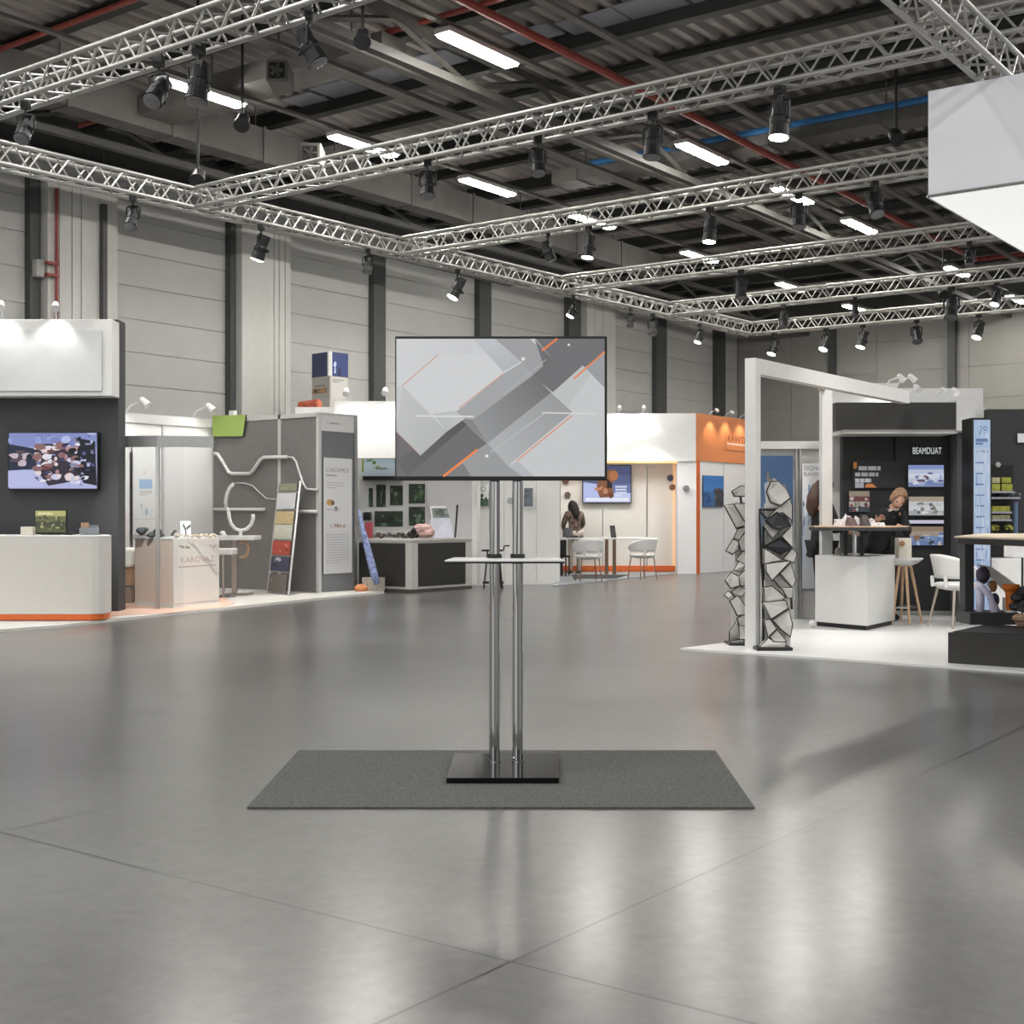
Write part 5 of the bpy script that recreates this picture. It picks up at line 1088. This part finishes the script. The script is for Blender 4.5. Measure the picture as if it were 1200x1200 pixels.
shelf(575.5, 'upper narrow shelf with yellow boxes on the charcoal wall', 1188); shelf(582.5, 'pale lower shelf edge under the dark goods on the charcoal wall', 1196); shelf(599.5, 'shelf under the long yellow box on the charcoal wall', 1186); shelf(608.5, 'shelf under the beige packets on the charcoal wall',1186); shelf(626.5, 'lowest pale shelf with yellow plants on the charcoal wall', 1200)
for px0, px1, y0, y1, lab in ((1163,1172,559.5,566,'pale green box, upper left on the yellow goods shelf'),(1174.5,1185,559.5,566,'pale yellow box, upper right on the yellow goods shelf'),(1162.5,1172,567,575.4,'yellow box, lower left on the yellow goods shelf'),(1174,1186.5,567,575.4,'yellow box, lower right on the yellow goods shelf'),(1163.5,1183.5,593,599.4,'long yellow box in the middle of the charcoal shelves'),(1163.5,1183.5,603.5,608.4,'row of beige packets on the charcoal shelves')):
    zl = 0 
    solo('goods_box', lab, 'box', MB().fb(px0, px1, y0, y1, 16.15, 16.33), YEL if 'yellow' in lab.split(',')[0] else mat('pale green packaging', '#b5b48c', .6, var=.3, scale=20))
for px, py, lab in ((1166.5,620,'left yellow potted plant on the lowest charcoal shelf'),(1182,619.5,'right yellow potted plant on the lowest charcoal shelf')):
    t = thing('potted_plant', lab, 'plant', D(px, 626.4, 16.2)); rr = random.Random(int(px)); mb = MB()
    for k in range(12): mb.ball(D(px+rr.uniform(-4,4), py+rr.uniform(-4,1), 16.2+rr.uniform(-.04,.04)), .022, (1,1,.7), 7, 5)
    mb.build('leaves', YEL, t); MB().lathe([(.025,0),(.035,.035)], D(px,626.4,16.2), 10).build('pot', BLK, t)
t = thing('white_cabinet', 'low white cabinet in front of the charcoal shop wall', 'cabinet', onC(1185, 15.9, .02))
wallz(MB(), 1160, 1330, 655, 15.6, 16.1, .02).build('body', WHITE2, t, bevel=.004)
t = thing('table_lamp', 'white lamp on a thin pole at the right edge', 'lamp', onC(1199, 14.6, .02))
MB().tube([onC(1198,14.6,.03), onC(1198,14.6,1.15)], .012, 8).build('pole', BLK, t); MB().fb(1188, 1212, 633, 653.5, 14.5, 14.8).build('shade', mat('white lampshade', '#dcdcdc', .6), t, bevel=.01); MB().lathe([(.13,0),(.13,.015)], onC(1198,14.6,.02), 16).build('foot', BLK, t)
solo('blue_tube', 'tall pale blue tube on the shelf at the right edge', 'tube', MB().tube([D(1190,626,16.2), D(1190,588,16.2)], .03, 10), mat('steel blue tube', '#5d7291', .4))
clump('dark_goods', 'dark and white small goods on the pale shelf of the charcoal wall', 'goods', D(1177,582,16.2), 14, .035, mat('mixed dark goods', '#6e7078', .6, var=.7, scale=25), 31, (.18,.03,.03))
# small blue and white tower above the white booth at the left
t = thing('advertising_tower', 'square tower with navy top rising behind the white booth', 'sign', onC(387, 26.5, 0))
dT = 26.6; q = [onC(386.5,dT,0), onC(408,dT+.35,0), onC(387,dT+.9,0), onC(365.5,dT+.4,0)]
z1, z2, z3 = D(387,412,dT).z, D(387,440.5,dT).z, D(387,466,dT).z
MB().extr([p for p in q], (0,0,z2)).build('lower_box', mat('pale tower board', '#b4b2ab', .6, var=.04), t)
MB().extr([p+UP*z2 for p in q], (0,0,z1-z2)).build('upper_box', mat('navy tower board', '#2f3a5c', .5, var=.08), t)
MB().tube([q[0]+UP*(z2-.0)-F*.01, q[0]+UP*z1-F*.01], .05, 6).build('edge_strip', POSTM, t)
def tw(i, j, s, z): return q[i].lerp(q[j], s)-F*.01+UP*z
A = Art(tw(0,1,.06,z1-.03), tw(0,1,.96,z1-.03), tw(0,1,.06,z2+.02), tw(0,1,.96,z2+.02), thick=.003); A.fill('#2a3a6c'); A.poly([(.2,.4),(.3,.35),(.34,.5),(.28,.6),(.3,.9),(.2,.9),(.22,.6),(.15,.55)],'#b3c3e6').poly([(.45,.6),(.6,.65),(.6,1),(.42,1)],'#181f3c'); A.build('picture', PRINT, t)
A = Art(tw(0,1,.06,z2-.02), tw(0,1,.96,z2-.02), tw(0,1,.06,z3), tw(0,1,.96,z3), thick=.003); A.fill('#bcbab4'); A.bars(.1,.08,.8,2,.1,.06,'#7f7f7d',3); A.build('picture', PRINT, t)
A = Art(tw(3,0,.04,z2-.02), tw(3,0,.92,z2-.02), tw(3,0,.04,z3), tw(3,0,.92,z3), thick=.003); A.fill('#a9a79e'); A.rect(.0,.5,.9,.75,'#8d7355').disc(.2,.62,.1,.1,'#4f4a3e').disc(.65,.62,.2,.12,'#b08a5c').rect(.1,.35,.8,.42,'#7d7a70'); A.build('picture', PRINT, t)
solo('red_roll', 'red and white rolled bundle on top of the white booth', 'roll', MB().tube([D(352,476,25.4), D(374,473,25.2)], .09, 10), mat('red white cloth', '#a8573f', .7, var=.4, scale=6))
wallz(MB(), 346, 400, 477, 24.6, 25.5).build('side_wall', WHITE2, [o for o in bpy.data.objects if o.get('label','').startswith('white booth with high bright')][0])

# ------------------------------------------------------------------ added fill spots brightening the stands, without fixtures
for p_, tgt, e, sz in ((D(185,440,13.2), D(190,672,18.2), 1500, .36),)+tuple(q+(1.5,) for q in ((D(1010,380,13.5), G(1010,735), 300), (D(1150,380,13.0), G(1150,760), 300), (D(900,380,11.0), G(900,750), 200), (D(330,440,19.0), G(330,690), 80), (D(500,450,21.0), G(500,660), 110), (D(640,450,24.0), G(600,640), 130))):
    l = bpy.data.lights.new('stand fill', 'SPOT'); l.energy = e; l.spot_size = sz; l.spot_blend = .8; l.shadow_soft_size = .08; l.color = (1,.96,.91)
    o = bpy.data.objects.new('stand_fill_spot', l); C.objects.link(o); o.location = (p_.x, p_.y, 4.9); o.rotation_euler = (Vector(tgt)-o.location).to_track_quat('-Z','Y').to_euler()

# ------------------------------------------------------------------ world, camera, view
w = bpy.data.worlds.new('added hall glow'); sc.world = w; w.use_nodes = True
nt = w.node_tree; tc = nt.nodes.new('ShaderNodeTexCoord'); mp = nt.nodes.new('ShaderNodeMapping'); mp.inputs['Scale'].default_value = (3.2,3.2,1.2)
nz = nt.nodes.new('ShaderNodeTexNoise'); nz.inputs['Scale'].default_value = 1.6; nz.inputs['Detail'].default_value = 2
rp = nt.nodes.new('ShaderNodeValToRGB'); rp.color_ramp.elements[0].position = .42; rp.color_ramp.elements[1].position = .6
rp.color_ramp.elements[0].color = (.12,.12,.115,1); rp.color_ramp.elements[1].color = (1.35,1.33,1.28,1)  # uneven bright surroundings added to light the open hall and streak the poles
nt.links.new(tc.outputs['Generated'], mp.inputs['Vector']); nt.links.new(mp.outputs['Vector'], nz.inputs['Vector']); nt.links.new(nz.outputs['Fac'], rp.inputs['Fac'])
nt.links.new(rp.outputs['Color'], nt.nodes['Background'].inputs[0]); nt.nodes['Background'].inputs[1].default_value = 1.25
cam = bpy.data.cameras.new('camera'); cam.sensor_width = 36; cam.sensor_fit = 'HORIZONTAL'; cam.lens = f/1200*36; cam.shift_y = 5/1200; cam.clip_end = 300
co = bpy.data.objects.new('camera', cam); C.objects.link(co); co.location = (0,0,H); co.rotation_euler = (math.pi/2, 0, CAM_RZ)
sc.camera = co
for o in bpy.data.objects:
    if o.type == 'EMPTY' and o.name.split('.')[0] == 'l': o.name = 'arm_lamp'
    if o.name.split('.')[0] == 'l': o.name = 'arm_lamp'
sc.cycles.sample_clamp_indirect = 4.0; sc.cycles.caustics_reflective = False; sc.cycles.caustics_refractive = False; sc.cycles.use_adaptive_sampling = False
sc.view_settings.view_transform = 'Standard'; sc.view_settings.look = 'None'; sc.view_settings.exposure = 0.0; sc.view_settings.gamma = 1.0; sc.view_settings.use_curve_mapping = False
